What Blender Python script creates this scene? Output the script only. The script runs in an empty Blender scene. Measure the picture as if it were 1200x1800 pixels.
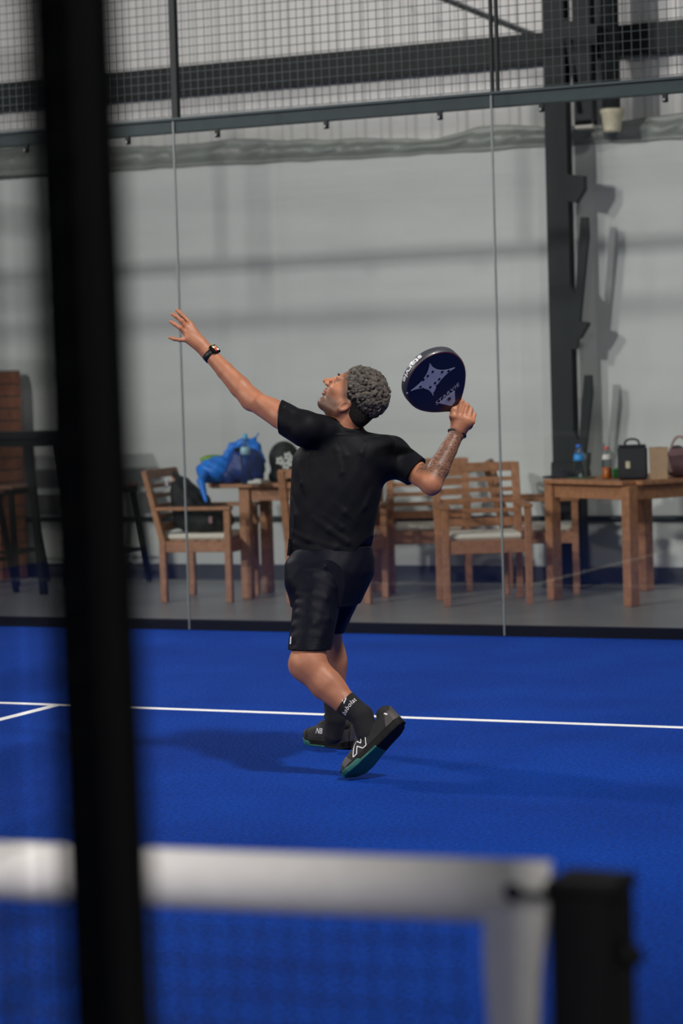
import bpy, bmesh, math, random
import numpy as np
from mathutils import Vector, Matrix
random.seed(7); np.random.seed(7)
S = bpy.context.scene
C = S.collection

# ------------------------------------------------------------------ camera
CAM = np.array([5.8736, -2.4355, 1.4505]); YAW, PITCH, ROLL, FPX = .44, -.0547, -.0291, 4220.2
FW = np.array([-math.sin(YAW)*math.cos(PITCH), math.cos(YAW)*math.cos(PITCH), math.sin(PITCH)])
_rt = np.array([math.cos(YAW), math.sin(YAW), 0.]); _up = np.cross(_rt, FW)
RT = math.cos(ROLL)*_rt + math.sin(ROLL)*_up
UP = -math.sin(ROLL)*_rt + math.cos(ROLL)*_up
cd = bpy.data.cameras.new('camera'); cam = bpy.data.objects.new('camera', cd); C.objects.link(cam)
cam.matrix_world = Matrix(((RT[0], UP[0], -FW[0], CAM[0]), (RT[1], UP[1], -FW[1], CAM[1]), (RT[2], UP[2], -FW[2], CAM[2]), (0, 0, 0, 1)))
cd.sensor_fit = 'VERTICAL'; cd.sensor_height = 36; cd.sensor_width = 24; cd.lens = FPX*36/1800
cd.clip_start = .05; cd.clip_end = 200
cd.dof.use_dof = True; cd.dof.focus_distance = 9.05; cd.dof.aperture_fstop = 3.0
S.camera = cam

# ------------------------------------------------------------------ world, exposure
W = bpy.data.worlds.new('hall_ambient'); S.world = W; W.use_nodes = True
bg = W.node_tree.nodes['Background']; bg.inputs[0].default_value = (.86, .93, 1, 1); bg.inputs[1].default_value = .11
S.view_settings.view_transform = 'Standard'; S.view_settings.look = 'None'
S.view_settings.exposure = 0.0; S.view_settings.gamma = 1; S.view_settings.use_curve_mapping = False

# floodlights of the hall: position, aim, power
FLOODS = [((5.3, 4.2, 6.1), (1.6, 6.4, .3), 165, 120), ((-5.3, 7.6, 6.1), (1.5, 6.0, .3), 125, 110),
          ((-5.3, -6.6, 6.1), (.2, 13.4, 2.3), 150, 62), ((-5.3, .0, 6.1), (-.3, 13.4, 2.0), 105, 75), ((5.3, -6.0, 6.1), (4.3, .0, .7), 95, 70)]
FLOOD_NAMES = ['floodlight_right_offscreen', 'floodlight_left_offscreen', 'floodlight_left_far_half_offscreen', 'floodlight_left_net_offscreen', 'floodlight_right_far_half_offscreen']
for (p, a, w, sp), fn_ in zip(FLOODS, FLOOD_NAMES):
    ld = bpy.data.lights.new(fn_, 'AREA'); ld.shape = 'RECTANGLE'; ld.size = .6; ld.size_y = .45; ld.energy = w; ld.spread = math.radians(sp); ld.color = (1, .965, .92)
    lo = bpy.data.objects.new(fn_, ld); C.objects.link(lo); lo.location = p
    lo.rotation_euler = (Vector(a)-Vector(p)).to_track_quat('-Z', 'Y').to_euler()

# ------------------------------------------------------------------ helpers
def ray(x, y): return FW + RT*(x-600)/FPX - UP*(y-900)/FPX
def onZ(x, y, z=-.012): d = ray(x, y); return Vector(CAM + d*((z-CAM[2])/d[2]))
def onY(x, y, Y): d = ray(x, y); return Vector(CAM + d*((Y-CAM[1])/d[1]))

def srgb(r, g, b):
    f = lambda c: (c/255/12.92) if c/255 <= .04045 else ((c/255+.055)/1.055)**2.4
    return (f(r), f(g), f(b), 1)

MATS = {}
def mat(name, col, rough=.6, metal=0, var=.12, scale=30, bump=0, bscale=120, spec=.5, stretch=None, sheen=0, col2=None, coat=0):
    if name in MATS: return MATS[name]
    m = bpy.data.materials.new(name); m.use_nodes = True; nt = m.node_tree; N = nt.nodes; L = nt.links
    b = N['Principled BSDF']; b.inputs['Roughness'].default_value = rough; b.inputs['Metallic'].default_value = metal
    b.inputs['Specular IOR Level'].default_value = spec
    if coat: b.inputs['Coat Weight'].default_value = coat
    if sheen: b.inputs['Sheen Weight'].default_value = sheen
    tc = N.new('ShaderNodeTexCoord'); mp = N.new('ShaderNodeMapping'); L.new(tc.outputs['Object'], mp.inputs[0])
    if stretch: mp.inputs['Scale'].default_value = stretch
    no = N.new('ShaderNodeTexNoise'); no.inputs['Scale'].default_value = scale; no.inputs['Detail'].default_value = 5; L.new(mp.outputs[0], no.inputs[0])
    rp = N.new('ShaderNodeValToRGB'); c = np.array(col[:3])
    lo = c*(1-var); hi = np.minimum(c*(1+var), 1) if col2 is None else np.array(col2[:3])
    rp.color_ramp.elements[0].position = .3; rp.color_ramp.elements[0].color = (*lo, 1)
    rp.color_ramp.elements[1].position = .7; rp.color_ramp.elements[1].color = (*hi, 1)
    L.new(no.outputs['Fac'], rp.inputs[0]); L.new(rp.outputs[0], b.inputs['Base Color'])
    if bump:
        n2 = N.new('ShaderNodeTexNoise'); n2.inputs['Scale'].default_value = bscale; n2.inputs['Detail'].default_value = 3; L.new(mp.outputs[0], n2.inputs[0])
        bp = N.new('ShaderNodeBump'); bp.inputs['Strength'].default_value = bump; bp.inputs['Distance'].default_value = .01
        L.new(n2.outputs['Fac'], bp.inputs['Height']); L.new(bp.outputs[0], b.inputs['Normal'])
    MATS[name] = m; return m

def glass(name, tint=(.93, .95, .95), refl=1.0, rough=.02):
    m = bpy.data.materials.new(name); m.use_nodes = True; nt = m.node_tree; N = nt.nodes; L = nt.links
    N.remove(N['Principled BSDF']); out = N['Material Output']
    t = N.new('ShaderNodeBsdfTransparent'); t.inputs[0].default_value = (*tint, 1)
    g = N.new('ShaderNodeBsdfGlossy'); g.inputs['Roughness'].default_value = rough; g.inputs[0].default_value = (refl, refl, refl, 1)
    fr = N.new('ShaderNodeFresnel'); fr.inputs[0].default_value = 1.45
    no = N.new('ShaderNodeTexNoise'); no.inputs['Scale'].default_value = 2
    mx = N.new('ShaderNodeMixShader'); L.new(fr.outputs[0], mx.inputs[0]); L.new(t.outputs[0], mx.inputs[1]); L.new(g.outputs[0], mx.inputs[2]); L.new(mx.outputs[0], out.inputs[0])
    return m

class MB:
    """collects primitive shapes into one mesh"""
    def __init__(s): s.v = []; s.f = []; s.sm = []
    def add(s, v, f, smooth=False):
        n = len(s.v); s.v += [tuple(p) for p in v]; s.f += [tuple(i+n for i in q) for q in f]; s.sm += [smooth]*len(f); return s
    def box(s, c, d, M=None, bev=0):
        x, y, z = d[0]/2, d[1]/2, d[2]/2; b = min(bev, x*.9, y*.9, z*.9)
        c = Vector(c); M = M or Matrix.Identity(3)
        if b <= 0:
            v = [(sx*x, sy*y, sz*z) for sx in (-1, 1) for sy in (-1, 1) for sz in (-1, 1)]
            f = [(0, 1, 3, 2), (4, 6, 7, 5), (0, 4, 5, 1), (2, 3, 7, 6), (0, 2, 6, 4), (1, 5, 7, 3)]
        else:
            bm = bmesh.new(); bmesh.ops.create_cube(bm, size=1)
            for q in bm.verts: q.co = Vector((q.co.x*2*x, q.co.y*2*y, q.co.z*2*z))
            bmesh.ops.bevel(bm, geom=bm.edges[:], offset=b, segments=1, affect='EDGES')
            bm.verts.index_update(); v = [q.co.copy() for q in bm.verts]; f = [[q.index for q in p.verts] for p in bm.faces]; bm.free()
        return s.add([c + M @ Vector(p) for p in v], f)
    def bar(s, a, b, w, h, bev=0, up=(0, 0, 1)):
        a = Vector(a); b = Vector(b); x = (b-a); l = x.length; x.normalize(); u = Vector(up)
        if abs(x.dot(u)) > .98: u = Vector((0, 1, 0))
        y = u.cross(x).normalized(); z = x.cross(y)
        return s.box((a+b)/2, (l, w, h), Matrix((x, y, z)).transposed(), bev)
    def tube(s, pts, r, n=8, cap=True, closed=False):
        pts = [Vector(p) for p in pts]; m = len(pts); R = r if isinstance(r, (list, tuple)) else [r]*m
        base = len(s.v); ref = None
        for i, p in enumerate(pts):
            t = (pts[(i+1) % m]-pts[i-1]) if closed else (pts[min(i+1, m-1)]-pts[max(i-1, 0)])
            t.normalize()
            if ref is None: ref = Vector((0, 0, 1)) if abs(t.z) < .9 else Vector((1, 0, 0))
            ref = (ref - t*ref.dot(t)).normalized(); bi = t.cross(ref)
            for k in range(n):
                a = 2*math.pi*k/n; s.v.append(tuple(p + ref*math.cos(a)*R[i] + bi*math.sin(a)*R[i]))
        for i in range(m if closed else m-1):
            j = (i+1) % m
            for k in range(n):
                l = (k+1) % n; s.f.append((base+i*n+k, base+i*n+l, base+j*n+l, base+j*n+k)); s.sm.append(True)
        if cap and not closed:
            s.f.append(tuple(base+k for k in range(n))[::-1]); s.f.append(tuple(base+(m-1)*n+k for k in range(n))); s.sm += [False, False]
        return s
    def lathe(s, c, prof, n=20):
        c = Vector(c); base = len(s.v)
        for r, z in prof:
            for k in range(n):
                a = 2*math.pi*k/n; s.v.append((c.x+r*math.cos(a), c.y+r*math.sin(a), c.z+z))
        for i in range(len(prof)-1):
            for k in range(n):
                l = (k+1) % n; s.f.append((base+i*n+k, base+i*n+l, base+(i+1)*n+l, base+(i+1)*n+k)); s.sm.append(True)
        s.f.append(tuple(base+k for k in range(n))[::-1]); s.f.append(tuple(base+(len(prof)-1)*n+k for k in range(n))); s.sm += [False, False]
        return s
    def prism(s, poly, h0, h1, fn):
        """poly in 2-D, fn(x,y,h) -> 3-D"""
        n = len(poly); v = [fn(x, y, h0) for x, y in poly] + [fn(x, y, h1) for x, y in poly]
        f = [tuple(range(n))[::-1], tuple(range(n, 2*n))] + [(i, (i+1) % n, n+(i+1) % n, n+i) for i in range(n)]
        return s.add(v, f)
    def build(s, name, m, parent=None):
        me = bpy.data.meshes.new(name); me.from_pydata(s.v, [], s.f); me.materials.append(m)
        me.polygons.foreach_set('use_smooth', s.sm); me.update()
        bm = bmesh.new(); bm.from_mesh(me); bmesh.ops.recalc_face_normals(bm, faces=bm.faces[:]); bm.to_mesh(me); bm.free()
        o = bpy.data.objects.new(name, me); C.objects.link(o)
        if parent: put(o, parent)
        return o

def world(o):
    M = o.matrix_basis.copy()
    if o.parent: M = world(o.parent) @ o.matrix_parent_inverse @ M
    return M
def put(o, parent):                # parent a mesh that was built in world coordinates
    o.parent = parent; o.matrix_parent_inverse = world(parent).inverted()
def tag(o, label=None, cat=None, group=None, kind=None):
    if label: o['label'] = label
    if cat: o['category'] = cat
    if group: o['group'] = group
    if kind: o['kind'] = kind
    return o
def thing(name, label, cat, loc=(0, 0, 0), rz=0, group=None):
    o = bpy.data.objects.new(name, None); C.objects.link(o); o.empty_display_size = .1
    o.location = loc; o.rotation_euler = (0, 0, rz)
    return tag(o, label, cat, group)
def part(mb, name, m, t):          # part given in the thing's own coordinates
    o = mb.build(name, m); o.parent = t; return o
def copy_tree(o, parent=None):
    c = o.copy(); C.objects.link(c)
    if parent: c.parent = parent
    for ch in list(o.children): copy_tree(ch, c)
    return c

# ------------------------------------------------------------------ materials
M_turf = None
def turf_mat():
    m = bpy.data.materials.new('blue_turf'); m.use_nodes = True; nt = m.node_tree; N = nt.nodes; L = nt.links; b = N['Principled BSDF']
    b.inputs['Roughness'].default_value = .95; b.inputs['Specular IOR Level'].default_value = .1
    tc = N.new('ShaderNodeTexCoord')
    def noise(sc, det=4):
        n = N.new('ShaderNodeTexNoise'); n.inputs['Scale'].default_value = sc; n.inputs['Detail'].default_value = det; L.new(tc.outputs['Object'], n.inputs[0]); return n
    n1 = noise(1.3, 6); n2 = noise(70, 3); n3 = noise(190, 1)
    r1 = N.new('ShaderNodeValToRGB'); r1.color_ramp.elements[0].position = .25; r1.color_ramp.elements[1].position = .75
    r1.color_ramp.elements[0].color = srgb(2, 48, 134); r1.color_ramp.elements[1].color = srgb(4, 62, 158); L.new(n1.outputs['Fac'], r1.inputs[0])
    r2 = N.new('ShaderNodeValToRGB'); r2.color_ramp.elements[0].position = .3; r2.color_ramp.elements[1].position = .72
    r2.color_ramp.elements[0].color = (.5, .5, .54, 1); r2.color_ramp.elements[1].color = (1.25, 1.25, 1.22, 1); L.new(n2.outputs['Fac'], r2.inputs[0])
    mx = N.new('ShaderNodeMix'); mx.data_type = 'RGBA'; mx.blend_type = 'MULTIPLY'; mx.inputs[0].default_value = 1
    L.new(r1.outputs[0], mx.inputs[6]); L.new(r2.outputs[0], mx.inputs[7])
    r3 = N.new('ShaderNodeValToRGB'); r3.color_ramp.elements[0].position = .775; r3.color_ramp.elements[1].position = .81; L.new(n3.outputs['Fac'], r3.inputs[0])
    m2 = N.new('ShaderNodeMix'); m2.data_type = 'RGBA'; L.new(r3.outputs[0], m2.inputs[0]); L.new(mx.outputs[2], m2.inputs[6]); m2.inputs[7].default_value = srgb(150, 175, 225)
    L.new(m2.outputs[2], b.inputs['Base Color'])
    bp = N.new('ShaderNodeBump'); bp.inputs['Strength'].default_value = .8; bp.inputs['Distance'].default_value = .012; L.new(n2.outputs['Fac'], bp.inputs['Height']); L.new(bp.outputs[0], b.inputs['Normal'])
    return m
TURF = turf_mat()
CONC = mat('polished_concrete', srgb(142, 143, 137), .35, var=.10, scale=3, bump=.05)
PAINT = mat('white_painted_block', srgb(196, 199, 197), .8, var=.035, scale=1.2, bump=.12, bscale=9, stretch=(1, 1, 6))
CLAD = mat('pale_cladding', srgb(204, 203, 201), .5, var=.03, scale=2)
STEEL = mat('charcoal_steel', srgb(28, 33, 34), .6, .0, var=.12, scale=8, spec=.2)
FRAME = mat('dark_court_frame', srgb(54, 64, 67), .6, .0, var=.08, scale=12, spec=.2)
BLACK = mat('black_powder_coat', srgb(9, 9, 10), .6, var=.1, scale=20, spec=.12)
WIRE = mat('dark_wire', srgb(58, 66, 68), .45, .3, var=.08)
LINE = mat('line_white', srgb(232, 232, 232), .9, var=.06, scale=150, bump=.4, bscale=90)
GLASS = glass('court_glass', (.955, .965, .965))
EDGE = mat('glass_edge', srgb(104, 112, 112), .5, var=.05)
SKIRT = mat('dark_skirting', srgb(60, 62, 62), .7, var=.15, scale=6)
WOOD = mat('teak', srgb(158, 110, 76), .55, var=.22, scale=9, stretch=(3, 3, 3), bump=.1, bscale=60)
WOODD = mat('dark_teak', srgb(112, 76, 56), .55, var=.22, scale=9, bump=.1, bscale=60)
CUSH = mat('cream_cushion', srgb(222, 217, 202), .9, var=.06, bump=.3, bscale=200)
CHROME = mat('bright_metal', srgb(205, 208, 210), .25, .9, var=.04)

# ------------------------------------------------------------------ structure
def slab(name, x0, x1, y0, y1, z0, z1, m):
    o = MB().box(((x0+x1)/2, (y0+y1)/2, (z0+z1)/2), (x1-x0, y1-y0, z1-z0)).build(name, m); o['kind'] = 'structure'; return o
WY = 13.45
slab('floor', -14, 14, -12, WY+.3, -.2, -.012, CONC)
slab('court_turf', -5, 5, -10, 10, -.0118, 0, TURF)
slab('wall_back', -14, 14, WY, WY+.25, -.012, 3.08, PAINT)
slab('baseboard_back', -14, 14, WY-.012, WY, -.012, .1, SKIRT)
# corrugated cladding above the masonry
mb = MB(); prof = []; x = -14.
while x < 14: prof += [(x, 0), (x+.10, 0), (x+.125, -.014), (x+.175, -.014)]; x += .2
v = []; 
for px_, dy in prof: v += [(px_, WY+.2+dy, 3.0), (px_, WY+.2+dy, 8.5)]
mb.add(v, [(2*i, 2*i+2, 2*i+3, 2*i+1) for i in range(len(prof)-1)])
o = mb.build('wall_cladding', CLAD); o['kind'] = 'structure'
sl = slab('service_line', -5, 5, 6.90, 6.95, 0, .0015, LINE)
cl = slab('centre_line', -.025, .025, 0, 6.9, 0, .0015, LINE)
# horizontal wall girts and the diagonal tie
def girt(z0, z1, y0, y1): slab('wall_girt', -14, 14, y0, y1, z0, z1, STEEL)
girt(3.63, 3.84, WY+.08, WY+.165)
girt(5.2, 5.4, WY+.08, WY+.165)

# ------------------------------------------------------------------ glass back wall of the court
gw = thing('court_back_wall', 'tall clear glass wall with steel mesh on top behind the player', 'glass wall', (0, 10, 0))
for i in range(5):
    x = -4+2*i
    p = MB().box((x, .006, 1.5), (1.992, .012, 2.995)).build('glass_pane', GLASS); p.parent = gw
    for sx in (-1, 1):
        e = MB().box((x+sx*.9975, .006, 1.5), (.0038, .0125, 2.99)).build('pane_edge', EDGE); e.parent = p
    for dx in (-.7, 0, .7):
        cm = MB().box((x+dx, -.012, 2.905), (.03, .022, .05), bev=.004).tube([(x+dx, -.02, 2.895), (x+dx, -.034, 2.895)], .012, 10).build('clamp', STEEL); cm.parent = gw
        cb = MB().tube([(x+dx, -.034, 2.893), (x+dx, -.039, 2.893)], .007, 8).build('clamp_bolt', mat('dull_bolt', srgb(120, 122, 122), .5, .2)); cb.parent = cm
part(MB().box((0, .045, 2.965), (10.1, .06, .07), bev=.004).box((0, .02, 3.008), (10.1, .05, .014)), 'top_beam', FRAME, gw)
part(MB().box((0, .03, .024), (10.1, .05, .07), bev=.004), 'bottom_rail', BLACK, gw)
for k in range(6):
    x = -5+2*k
    if k in (0, 5): part(MB().box((x, .085, 1.45), (.06, .05, 2.94), bev=.004), 'corner_post', FRAME, gw)
    if k == 3:
        for dx in (-.016, .016): part(MB().box((x+dx+.01, .045, 3.51), (.014, .03, .99)), 'mesh_post', STEEL, gw)
    else: part(MB().box((x, .045, 3.51), (.042, .04, .99), bev=.003), 'mesh_post', STEEL, gw)
part(MB().box((0, .045, 4.03), (10.1, .05, .05), bev=.003), 'top_rail', FRAME, gw)
def wire_grid(mb, P, du, dv, nu, nv, su, sv, r, n=4):
    P = Vector(P); du = Vector(du); dv = Vector(dv)
    for i in range(nu+1): mb.tube([P+du*(i*su), P+du*(i*su)+dv*(nv*sv)], r, n, cap=False)
    for j in range(nv+1): mb.tube([P+dv*(j*sv), P+dv*(j*sv)+du*(nu*su)], r, n, cap=False)
mb = MB(); wire_grid(mb, (-5, .05, 3.03), (1, 0, 0), (0, 0, 1), 200, 20, .05, .05, .0022)
o = part(mb, 'wire_mesh', WIRE, gw); o['kind'] = 'stuff'

# side fence with the entrance post close to the camera
sf = thing('side_fence', 'black steel entrance post and wire mesh fence by the net', 'fence', (5, -1, 0))
gp = part(MB().box((0, 0, 2.0), (.05, .044, 4.0), bev=.003), 'gate_post', BLACK, sf)
gp.location = (.004, .022, 0); gp.rotation_euler = (math.radians(.75), 0, 0)
part(MB().box((0, -2.0, 2.0), (.05, .05, 4.0), bev=.003), 'fence_post', BLACK, sf)
part(MB().box((0, -1.0, 4.0), (.05, 2.0, .05), bev=.003), 'top_rail', BLACK, sf)
part(MB().box((0, -1.0, .03), (.05, 2.0, .05), bev=.003), 'bottom_rail', BLACK, sf)
mb = MB(); wire_grid(mb, (.02, -.04, .06), (0, -1, 0), (0, 0, 1), 39, 78, .05, .05, .0022)
o = part(mb, 'wire_mesh', BLACK, sf); o['kind'] = 'stuff'

# ------------------------------------------------------------------ net and its post
NETW = mat('net_band_white', srgb(226, 222, 219), .85, var=.04, scale=60, bump=.2, bscale=300)
NETD = mat('net_cord', srgb(14, 15, 18), .9, var=.1)
npx = onZ(1046, 1540, .90)
np_ = thing('net_post', 'square black steel net post at the end of the white net band', 'net post', (5.0, 0, 0))
part(MB().box((.012, 0, .45), (.075, .075, .885), bev=.004), 'post_body', BLACK, np_)
part(MB().box((.012, 0, .9), (.082, .082, .016), bev=.004), 'cap', BLACK, np_)
part(MB().box((.012, 0, .008), (.16, .16, .016), bev=.003), 'base_plate', BLACK, np_)
part(MB().tube([(.05, 0, .82), (.062, 0, .83)], .014, 12), 'tension_winch', BLACK, np_)
part(MB().tube([(-.026, -.012, .886), (-.075, -.012, .886)], .004, 8), 'cable_hook', STEEL, np_)
net = thing('court_net', 'blurred court net with white top band and dark cord mesh', 'net', (0, 0, 0))
def ztop(x): return .88 + .041*(min(abs(x), 4.97)/4.97)**4
N_ = 80; xs = [-4.965+9.93*i/N_ for i in range(N_+1)]
v = []; f = []
for i, x in enumerate(xs):
    z = ztop(x)
    for yy, zz in ((-.006, z-.068), (-.0085, z-.034), (-.006, z), (.006, z), (.0085, z-.034), (.006, z-.068)): v.append((x, yy, zz))
for i in range(N_):
    for k in range(6): f.append((i*6+k, i*6+(k+1) % 6, i*6+6+(k+1) % 6, i*6+6+k))
f += [tuple(range(6)), tuple(N_*6+k for k in range(6))]
part(MB().add(v, f, True), 'top_band', NETW, net)
for s in (-1, 1):   # side strap, bowed between the top and bottom ties
    mb = MB(); v = []; f = []; n = 16
    for i in range(n+1):
        t = i/n; z = .905-.87*t; bow = .017*math.sin(math.pi*min(1, t*5)*.5)**1.5
        xo = 4.965-bow; wd = .078-.022*min(1, t*5)
        for dx, dy in ((0, -.007), (-wd, -.007), (-wd, .007), (0, .007)): v.append((s*(xo+dx), dy, z))
    for i in range(n):
        for k in range(4): f.append((i*4+k, i*4+(k+1) % 4, i*4+4+(k+1) % 4, i*4+4+k))
    f += [(0, 1, 2, 3), (n*4, n*4+1, n*4+2, n*4+3)]
    st = part(mb.add(v, f, True), 'side_strap', NETW, net)
    e = part(MB().tube([(s*4.925, -.0075, .886), (s*4.925, -.0105, .886)], .011, 12), 'eyelet', mat('dark_eyelet', srgb(60, 52, 66), .5), net)
mb = MB()
for i in range(277):
    x = -4.86+.0352*i; mb.tube([(x, 0, .03), (x, 0, ztop(x)-.03)], .0011, 4, cap=False)
for j in range(23):
    mb.tube([(xs[0]+.1+(xs[-1]-xs[0]-.2)*i/20, 0, .04+(ztop(xs[0]+9.93*i/20)-.1)*j/22) for i in range(21)], .0011, 4, cap=False)
o = part(mb, 'netting', NETD, net); o['kind'] = 'stuff'

# ------------------------------------------------------------------ implicit surfaces for soft shapes
def cap(a, b, r1, r2=None):
    a = np.array(a, float); b = np.array(b, float); r2 = r1 if r2 is None else r2; ba = b-a; l2 = max(ba@ba, 1e-12)
    def fn(x, y, z):
        px, py, pz = x-a[0], y-a[1], z-a[2]
        t = np.clip((px*ba[0]+py*ba[1]+pz*ba[2])/l2, 0, 1)
        return np.sqrt((px-t*ba[0])**2+(py-t*ba[1])**2+(pz-t*ba[2])**2) - (r1+t*(r2-r1))
    R = max(r1, r2); return fn, np.minimum(a, b)-R, np.maximum(a, b)+R
def ell(c, r, R=None):
    """R rows = local axes"""
    c = np.array(c, float); r = np.array(r, float); R = np.eye(3) if R is None else np.array(R, float)
    def fn(x, y, z):
        p = [x-c[0], y-c[1], z-c[2]]
        q = [R[i, 0]*p[0]+R[i, 1]*p[1]+R[i, 2]*p[2] for i in range(3)]
        k0 = np.sqrt(sum((q[i]/r[i])**2 for i in range(3))); k1 = np.sqrt(sum((q[i]/r[i]**2)**2 for i in range(3)))
        return k0*(k0-1)/np.maximum(k1, 1e-6)
    e = np.abs(R.T)@r; return fn, c-e, c+e
def rbox(c, h, rad, R=None):
    c = np.array(c, float); h = np.array(h, float); R = np.eye(3) if R is None else np.array(R, float)
    def fn(x, y, z):
        p = [x-c[0], y-c[1], z-c[2]]
        q = [np.abs(R[i, 0]*p[0]+R[i, 1]*p[1]+R[i, 2]*p[2])-(h[i]-rad) for i in range(3)]
        return np.sqrt(sum(np.maximum(k, 0)**2 for k in q)) + np.minimum(np.maximum(np.maximum(q[0], q[1]), q[2]), 0) - rad
    e = np.abs(R.T)@h; return fn, c-e, c+e
def loft_v(rows, dm=1):
    """rows: (v, uc, ru, wc, rw) sorted by v; cross-sections perpendicular to the second axis"""
    A = np.array(sorted(rows)); yy = np.linspace(A[0, 0], A[-1, 0], 81)
    B = np.stack([np.interp(yy, A[:, 0], A[:, k]) for k in range(5)], 1)
    for _ in range(12):
        Bp = np.concatenate([2*B[:1]-B[1:2], B, 2*B[-1:]-B[-2:-1]]); B = (Bp[:-2]+2*Bp[1:-1]+Bp[2:])/4
    A = B
    def fn(x, y, z):
        I = [np.interp(y, A[:, 0], A[:, k]) for k in range(1, 5)]
        k = np.sqrt(((x-I[0])/I[1])**2+((z-I[2])/I[3])**2)
        return np.maximum((k-1)*np.minimum(I[1], I[3])*dm, np.maximum(A[0, 0]-y, y-A[-1, 0]))
    lo = np.array([(A[:, 1]-A[:, 2]).min(), A[0, 0], (A[:, 3]-A[:, 4]).min()]); hi = np.array([(A[:, 1]+A[:, 2]).max(), A[-1, 0], (A[:, 3]+A[:, 4]).max()])
    return fn, lo, hi
def plane(p, n):
    p = np.array(p, float); n = np.array(n, float); n /= np.linalg.norm(n)
    return (lambda x, y, z: (x-p[0])*n[0]+(y-p[1])*n[1]+(z-p[2])*n[2]), None, None

def sdf_mesh(ops, h):
    """ops: (op, prim, k); op 'u' union, 's' subtract, 'i' intersect with a plane, 'il' subtract half-space inside a local box"""
    lo = np.min([p[1] for o, p, k in ops if o == 'u'], 0)-.03; hi = np.max([p[2] for o, p, k in ops if o == 'u'], 0)+.03
    n = np.ceil((hi-lo)/h).astype(int)+1; NY, NZ = int(n[1]), int(n[2])
    ax = [lo[i]+h*np.arange(n[i]) for i in range(3)]
    VID, VPOS, QUAD = [], [], []
    step = 48
    for i0 in range(0, n[0]-1, step):
        i1 = min(i0+step, n[0]-1)
        X = ax[0][i0:i1+1]
        F = np.full((len(X), NY, NZ), .25, np.float32); hit = False
        for op, (fn, a, b), k in ops:
            if a is None: sl = (slice(0, len(X)), slice(0, NY), slice(0, NZ))
            else:
                m = k+2.5*h
                s0 = np.maximum(np.floor((a-m-lo)/h).astype(int), 0); s1 = np.minimum(np.ceil((b+m-lo)/h).astype(int)+1, n)
                j0, j1 = max(s0[0]-i0, 0), min(s1[0]-i0, len(X))
                if j1 <= j0: continue
                sl = (slice(j0, j1), slice(s0[1], s1[1]), slice(s0[2], s1[2]))
            if op == 'u': hit = True
            elif not hit: continue
            d = fn(X[sl[0]][:, None, None], ax[1][sl[1]][None, :, None], ax[2][sl[2]][None, None, :]).astype(np.float32)
            g = F[sl]
            if op == 'u':
                if k > 0:
                    q = np.maximum(k-np.abs(g-d), 0)/k; F[sl] = np.minimum(g, d)-q*q*k*.25
                else: F[sl] = np.minimum(g, d)
            elif op == 's':
                d = -d
                if k > 0:
                    q = np.maximum(k-np.abs(g-d), 0)/k; F[sl] = np.maximum(g, d)+q*q*k*.25
                else: F[sl] = np.maximum(g, d)
            elif op == 'i': F[sl] = np.maximum(g, d)
            elif op == 'd': F[sl] = g-d       # displacement outwards
        if not hit: continue
        Sg = F < 0
        if not Sg.any(): continue
        c = Sg[:-1, :-1, :-1].astype(np.int8)
        for dx, dy, dz in ((0, 0, 1), (0, 1, 0), (0, 1, 1), (1, 0, 0), (1, 0, 1), (1, 1, 0), (1, 1, 1)):
            c += Sg[dx:dx+len(X)-1, dy:dy+NY-1, dz:dz+NZ-1]
        I, J, K = np.nonzero((c > 0) & (c < 8))
        acc = np.zeros((len(I), 3)); cnt = np.zeros(len(I))
        cor = [(0, 0, 0), (1, 0, 0), (0, 1, 0), (1, 1, 0), (0, 0, 1), (1, 0, 1), (0, 1, 1), (1, 1, 1)]
        val = [F[I+q[0], J+q[1], K+q[2]] for q in cor]
        for a_, b_ in ((0, 1), (2, 3), (4, 5), (6, 7), (0, 2), (1, 3), (4, 6), (5, 7), (0, 4), (1, 5), (2, 6), (3, 7)):
            cr = (val[a_] < 0) != (val[b_] < 0)
            t = np.where(cr, val[a_]/np.where(cr, val[a_]-val[b_], 1), 0)
            for q in range(3): acc[:, q] += np.where(cr, cor[a_][q]+t*(cor[b_][q]-cor[a_][q]), 0)
            cnt += cr
        acc /= cnt[:, None]
        VPOS.append(lo+h*(acc+np.stack([I+i0, J, K], 1))); VID.append(((I+i0).astype(np.int64)*NY+J)*NZ+K)
        gid = lambda i, j, k: ((i+i0).astype(np.int64)*NY+j)*NZ+k
        m = Sg[:-1] != Sg[1:]; I, J, K = np.nonzero(m); s = Sg[I, J, K]
        Q = np.stack([gid(I, J-1, K-1), gid(I, J, K-1), gid(I, J, K), gid(I, J-1, K)], 1); Q[~s] = Q[~s][:, ::-1]; QUAD.append(Q)
        m = (Sg[:, :-1] != Sg[:, 1:])[:-1]; I, J, K = np.nonzero(m); s = Sg[I, J, K]
        Q = np.stack([gid(I-1, J, K-1), gid(I-1, J, K), gid(I, J, K), gid(I, J, K-1)], 1); Q[~s] = Q[~s][:, ::-1]; QUAD.append(Q)
        m = (Sg[:, :, :-1] != Sg[:, :, 1:])[:-1]; I, J, K = np.nonzero(m); s = Sg[I, J, K]
        Q = np.stack([gid(I-1, J-1, K), gid(I, J-1, K), gid(I, J, K), gid(I-1, J, K)], 1); Q[~s] = Q[~s][:, ::-1]; QUAD.append(Q)
    vid = np.concatenate(VID); vp = np.concatenate(VPOS); q = np.concatenate(QUAD)
    o = np.argsort(vid); vid = vid[o]; vp = vp[o]
    ix = np.clip(np.searchsorted(vid, q), 0, len(vid)-1); ok = (vid[ix] == q).all(1)
    return vp, ix[ok]
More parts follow.
